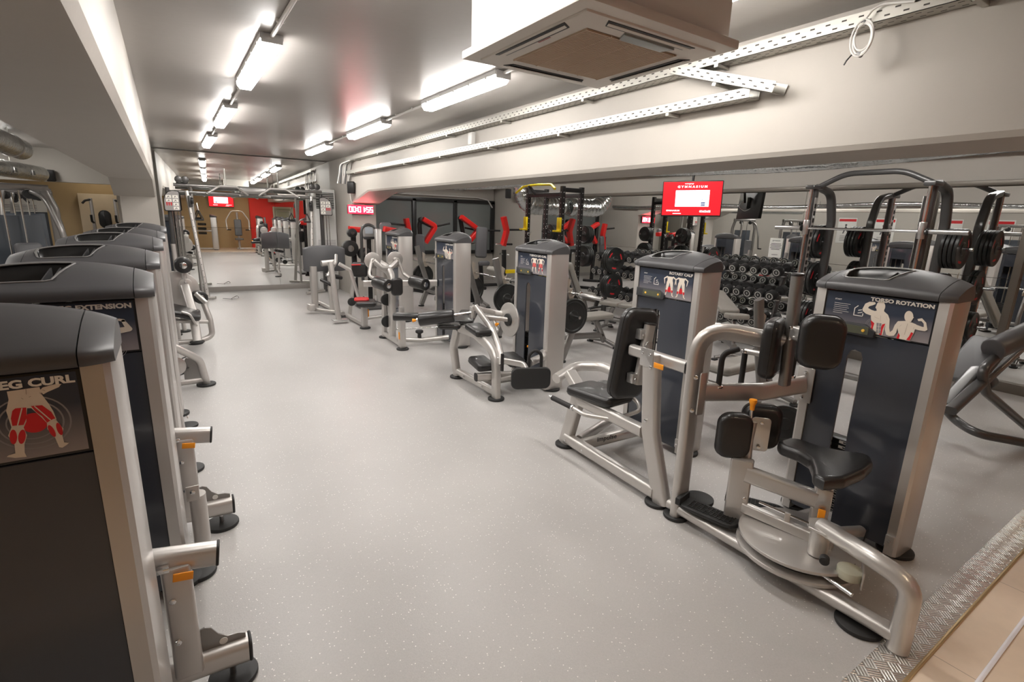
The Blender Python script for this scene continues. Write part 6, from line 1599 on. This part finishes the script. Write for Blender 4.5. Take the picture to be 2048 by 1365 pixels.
# ================================================================== space left of the left beam
t = thing('spiral_duct', (-2.0, 11, 2.72), 'wide silver spiral duct hanging in the upper left corner', 'duct')
q = MB(); pts = [V((-2.02, 8.0 + .1 * k, 2.72)) for k in range(46)]; q.sweep(pts, circ(.17, 26), scale=[1 + .015 * (k % 2) for k in range(46)]); q.build('duct_skin', FOIL, t, ang=70)
for y in (9.2, 11.8):
    q = MB(); q.cyl((-2.02, y - .03, 2.72), (-2.02, y + .03, 2.72), .182, n=28); q.build('duct_band', ALU, t)
    q = MB(); q.tube([(-2.02, y, 2.88), (-2.02, y, 2.998)], .006, n=6); q.build('hanger', GALV, t)
t = thing('perforated_duct', (-2.4, 12, 2.42), 'silver duct with square outlets running below the spiral duct on the left', 'duct')
pts = [V((-2.95 + .17 * k * .25, 10.0 + .25 * k, 2.42)) for k in range(20)]
q = MB(); q.sweep(pts, circ(.15, 24), scale=[1 + .02 * (k % 2) for k in range(20)]); q.build('duct_skin', FOIL, t, ang=70)
for k in range(1, 19, 3):
    c = pts[k]; q = MB(); q.box(c + V((.145, 0, -.02)), (.02, .20, .11), .004); o_ = q.build('outlet', ALU, t)
    q = MB(); q.box(c + V((.157, 0, -.02)), (.006, .16, .08)); q.build('outlet_grille', CAPD, o_)
for k in (4, 14): 
    q = MB(); q.tube([pts[k] + V((0, 0, .14)), V((pts[k].x, pts[k].y, 2.998))], .006, n=6); q.build('hanger', GALV, t)
t = thing('ceiling_lamp', (-1.9, 16.3, 2.9), 'round white lamp over the far tan wall on the left', 'light')
q = MB(); q.lathe([(.16, .1), (.16, .04), (.12, .01), (0, 0)], Matrix.Translation((-1.35, 16.3, 2.9))); q.build('lamp_shade', mat('lamp_lens_small', (1, 1, 1), .4, emit=(1, .93, .82), estr=9), t)
speaker(V((-2.05, 15.3, 2.42)), (0, -1, -.1), 'small black wall speaker under the left ducts')
def pulley_station(x, y, face, label, posts=2):
    t = thing('pulley_station', (x, y, 0), label, 'weight machine')
    M = Matrix.Translation((x, y, 0)) @ RZ(face)
    f = lambda a, b, c: M @ V((a, b, c))
    for a in (-.45, .45):
        oct_tube(t, 'post', [f(a, 0, .02), f(a, 0, 1.72), f(a * .8, .0, 2.02)], .07, .10, m=SILVER2, up=(1, 0, 0), fr=.2)
        oct_tube(t, 'foot_beam', [f(a, -.45, .04), f(a, .45, .04)], .07, .06, m=SILVER2)
    oct_tube(t, 'top_beam', [f(-.42, 0, 2.02), f(.42, 0, 2.02)], .09, .09, m=SILVER2)
    q = MB(M); q.box((0, .05, .85), (.62, .03, 1.6), .004); q.build('rear_panel', mat('slate_panel', (.055, .065, .08), .4, vary=.05), t)
    q = MB(M)
    for k in range(14): q.box((0, -.05, .12 + .04 * k), (.30, .10, .034), .002)
    q.build('weight_stack', STEEL, t)
    for a in (-.09, .09): rnd(t, 'guide_rod', [f(a, -.05, .05), f(a, -.05, 1.98)], .011, m=CHROME, n=8)
    for s in (-1, 1):
        rnd(t, 'swing_arm', [f(s * .18, -.05, 1.98), f(s * .28, -.30, 1.90), f(s * .36, -.42, 1.45), f(s * .40, -.44, 1.0)], .03, .25, SILVER2)
        q = MB(); q.cyl(f(s * .18, -.12, 1.93), f(s * .18, -.06, 1.93), .06, n=20); q.build('pulley', RUBBER, t)
        rnd(t, 'handle_grip', [f(s * .40, -.44, 1.0), f(s * .40, -.62, 1.0)], .022, m=FOAM)
    pad(t, 'backrest', tuple(f(0, -.40, 1.0)), (.28, .6), .08, nrm=tuple((M.to_3x3() @ V((0, -1, .1)))), up=(0, 0, 1), m=DVINYL)
    pad(t, 'seat', tuple(f(0, -.62, .52)), (.32, .36), .08, nrm=(0, 0, 1), up=tuple(M.to_3x3() @ V((0, 1, 0))), m=DVINYL)
    oct_tube(t, 'seat_post', [f(0, -.55, .03), f(0, -.50, .48)], .07, .09, m=SILVER2, up=(1, 0, 0))
    oct_tube(t, 'seat_rail', [f(0, -.62, .06), f(0, .02, .06)], .07, .07, m=SILVER2)
    return t
pulley_station(-1.75, 9.6, 25, 'grey twin arm pulley station nearest in the left space behind the cap row')
pulley_station(-2.0, 11.6, 25, 'second grey twin arm pulley station in the left space')
pulley_station(-2.3, 13.9, 25, 'farthest grey pulley station in the left space, before the tan wall')
pulley_station(-3.2, 4.3, 90, 'grey pulley station standing by the left outer wall')
t = thing('dip_station', (-1.3, 16.0, 0), 'pale framed dip and chin station with oval black pad before the tan wall', 'exercise frame')
for a in (-.23, .23):
    oct_tube(t, 'post', [(-1.27 + a, 16.0, .02), (-1.27 + a, 16.0, 1.98)], .06, .07, m=SILVER, up=(1, 0, 0))
    oct_tube(t, 'foot_beam', [(-1.27 + a, 15.65, .04), (-1.27 + a, 16.5, .04)], .06, .06, m=SILVER)
    rnd(t, 'chin_grip', [(-1.27 + a, 16.0, 1.95), (-1.27 + a * 1.4, 15.85, 1.92), (-1.27 + a * 1.6, 15.8, 1.86)], .024, m=FOAM)
    rnd(t, 'dip_grip', [(-1.27 + a, 15.95, 1.42), (-1.27 + a, 15.655, 1.45), (-1.27 + a, 15.65, 1.60)], .024, m=FOAM)
oct_tube(t, 'cross_beam', [(-1.50, 16.0, 1.15), (-1.04, 16.0, 1.15)], .06, .07, m=SILVER)
pad(t, 'back_pad', (-1.27, 15.92, 1.50), (.24, .42), .08, nrm=(0, -1, 0), up=(0, 0, 1), rc=.12)
q = MB(); q.box((-1.32, 16.9, 1.05), (1.0, .16, 2.1), .01); tag(q.build('cupboard', mat('pale_wood', (.62, .50, .34), .45, vary=.08), base=(-1.32, 16.9, 0)), 'pale wooden cupboard against the tan wall behind the dip station', 'cupboard')
# posters
POST = mat('poster_white', (.74, .73, .70), .5)
def poster(c, nrm, w, h, label, heart=False, frame_=None):
    t = thing('wall_poster', tuple(c), label, 'poster')
    M = TM(c, nrm, (0, 0, 1)); q = MB(M); q.box((0, 0, .006), (w, h, .012), .002); q.build('sheet', frame_ or POST, t)
    q = MB(M); q.mi = 0; q.poly([(-w*.46, h*.36, .0135), (w*.46, h*.36, .0135), (w*.46, h*.46, .0135), (-w*.46, h*.46, .0135)])
    q.mi = 1
    if heart:
        q.mi = 2; q.poly([(-w*.40, -h*.36, .0135), (w*.40, -h*.36, .0135), (w*.40, h*.30, .0135), (-w*.40, h*.30, .0135)]); q.mi = 1
        pts = []
        for k in range(25):
            a = 2 * PI * k / 24; x = .16 * math.sin(a) ** 3; y = .13 * math.cos(a) - .05 * math.cos(2*a) - .02 * math.cos(3*a); pts.append((x * w * 2.0, y * h * 2.0 - .02))
        for a_, b_ in zip(pts[:-1], pts[1:]): limb(q, a_, b_, .012, .012, Matrix.Identity(4), .0145, 3)
    else:
        limb(q, (-w*.1, -h*.05), (w*.05, h*.15), w*.05, w*.04, Matrix.Identity(4), .0135); limb(q, (w*.05, h*.15), (w*.15, -h*.1), w*.04, w*.03, Matrix.Identity(4), .0136); disc2(q, (w*.05, h*.22), w*.06, Matrix.Identity(4), .0137)
        for k in range(4): q.poly([(-w*.4, -h*(.22 + .06*k), .0135), (w*.3, -h*(.22 + .06*k), .0135), (w*.3, -h*(.205 + .06*k), .0135), (-w*.4, -h*(.205 + .06*k), .0135)])
    q.build('print', [REDI, DARKI, POST], t, smooth=False)
    return t
for i, (y, w) in enumerate(((9.2, 'farthest from the camera'), (8.0, 'second from the far end'), (6.2, 'third from the far end'), (5.0, 'fourth from the far end'))):
    poster(V((XO + .001, y, 1.75)), (1, 0, 0), .62, .9, 'white exercise poster with red band on the left wall, ' + w)
poster(V((XO + .001, 2.3, 1.9)), (1, 0, 0), .8, 1.0, 'red framed poster with a black heart outline on the left wall', True, REDI)
poster(V((-2.9, 16.96, 1.9)), (0, -1, 0), .9, .6, 'white poster with red band on the far tan wall')

# ================================================================== things behind the camera, seen in the end mirror
def vr(px, py, Yv=27.7):
    return real(P(px, py, Y=Yv))
t = thing('pec_fly_machine', tuple(real((2.6, 27.7, 0))), 'silver pec machine with curved arms before the tan wall, seen only in the mirror', 'weight machine')
c = vr(476, 455); c.z = 0
rnd(t, 'main_post', [(c.x, c.y, .02), (c.x, c.y, 1.72)], .05)
pad(t, 'backrest', (c.x, c.y + .10, 1.02), (.30, .75), .09, nrm=(0, 1, .1), up=(0, 0, 1), m=DVINYL)
pad(t, 'seat', (c.x, c.y + .30, .50), (.36, .36), .08, m=DVINYL)
for s in (-1, 1):
    rnd(t, 'swing_arm', fillet([(c.x, c.y, 1.78), (c.x + s * .22, c.y + .02, 1.78), (c.x + s * .48, c.y + .12, 1.35), (c.x + s * .46, c.y + .22, .92)], .3, 8), .028)
    rnd(t, 'handle_grip', [(c.x + s * .46, c.y + .22, .92), (c.x + s * .30, c.y + .26, .92)], .026, m=FOAM)
rnd(t, 'base_rail', [(c.x - .1, c.y, .05), (c.x + .95, c.y, .05)], .035)
rnd(t, 'base_rail', [(c.x, c.y - .4, .05), (c.x, c.y + .45, .05)], .035)
tower(t, Matrix.Translation((c.x + 1.05, c.y + .1, 0)) @ RZ(90), '', 'raise', detail=False)
t = thing('slim_weight_machine', tuple(real((1.9, 27.7, 0))), 'slim silver tower with black leg rollers before the tan wall, seen in the mirror', 'weight machine')
c = vr(436, 470); c.z = 0
tower(t, Matrix.Translation((c.x, c.y, 0)) @ RZ(90), '', 'legs', detail=False)
rnd(t, 'base_rail', [(c.x - .1, c.y, .05), (c.x - 1.1, c.y, .05)], .035)
rnd(t, 'upper_rail', [(c.x - .1, c.y, .85), (c.x - 1.0, c.y, .85)], .035)
for z in (.75, .95, 1.15): roller(t, 'leg_roller', (c.x - .75, c.y + .1, z), (c.x - .45, c.y + .25, z), .055, hub=False)

# ------------------------------------------------------------------ tidy
for o in list(bpy.data.objects):
    if '_o' in o: del o['_o']
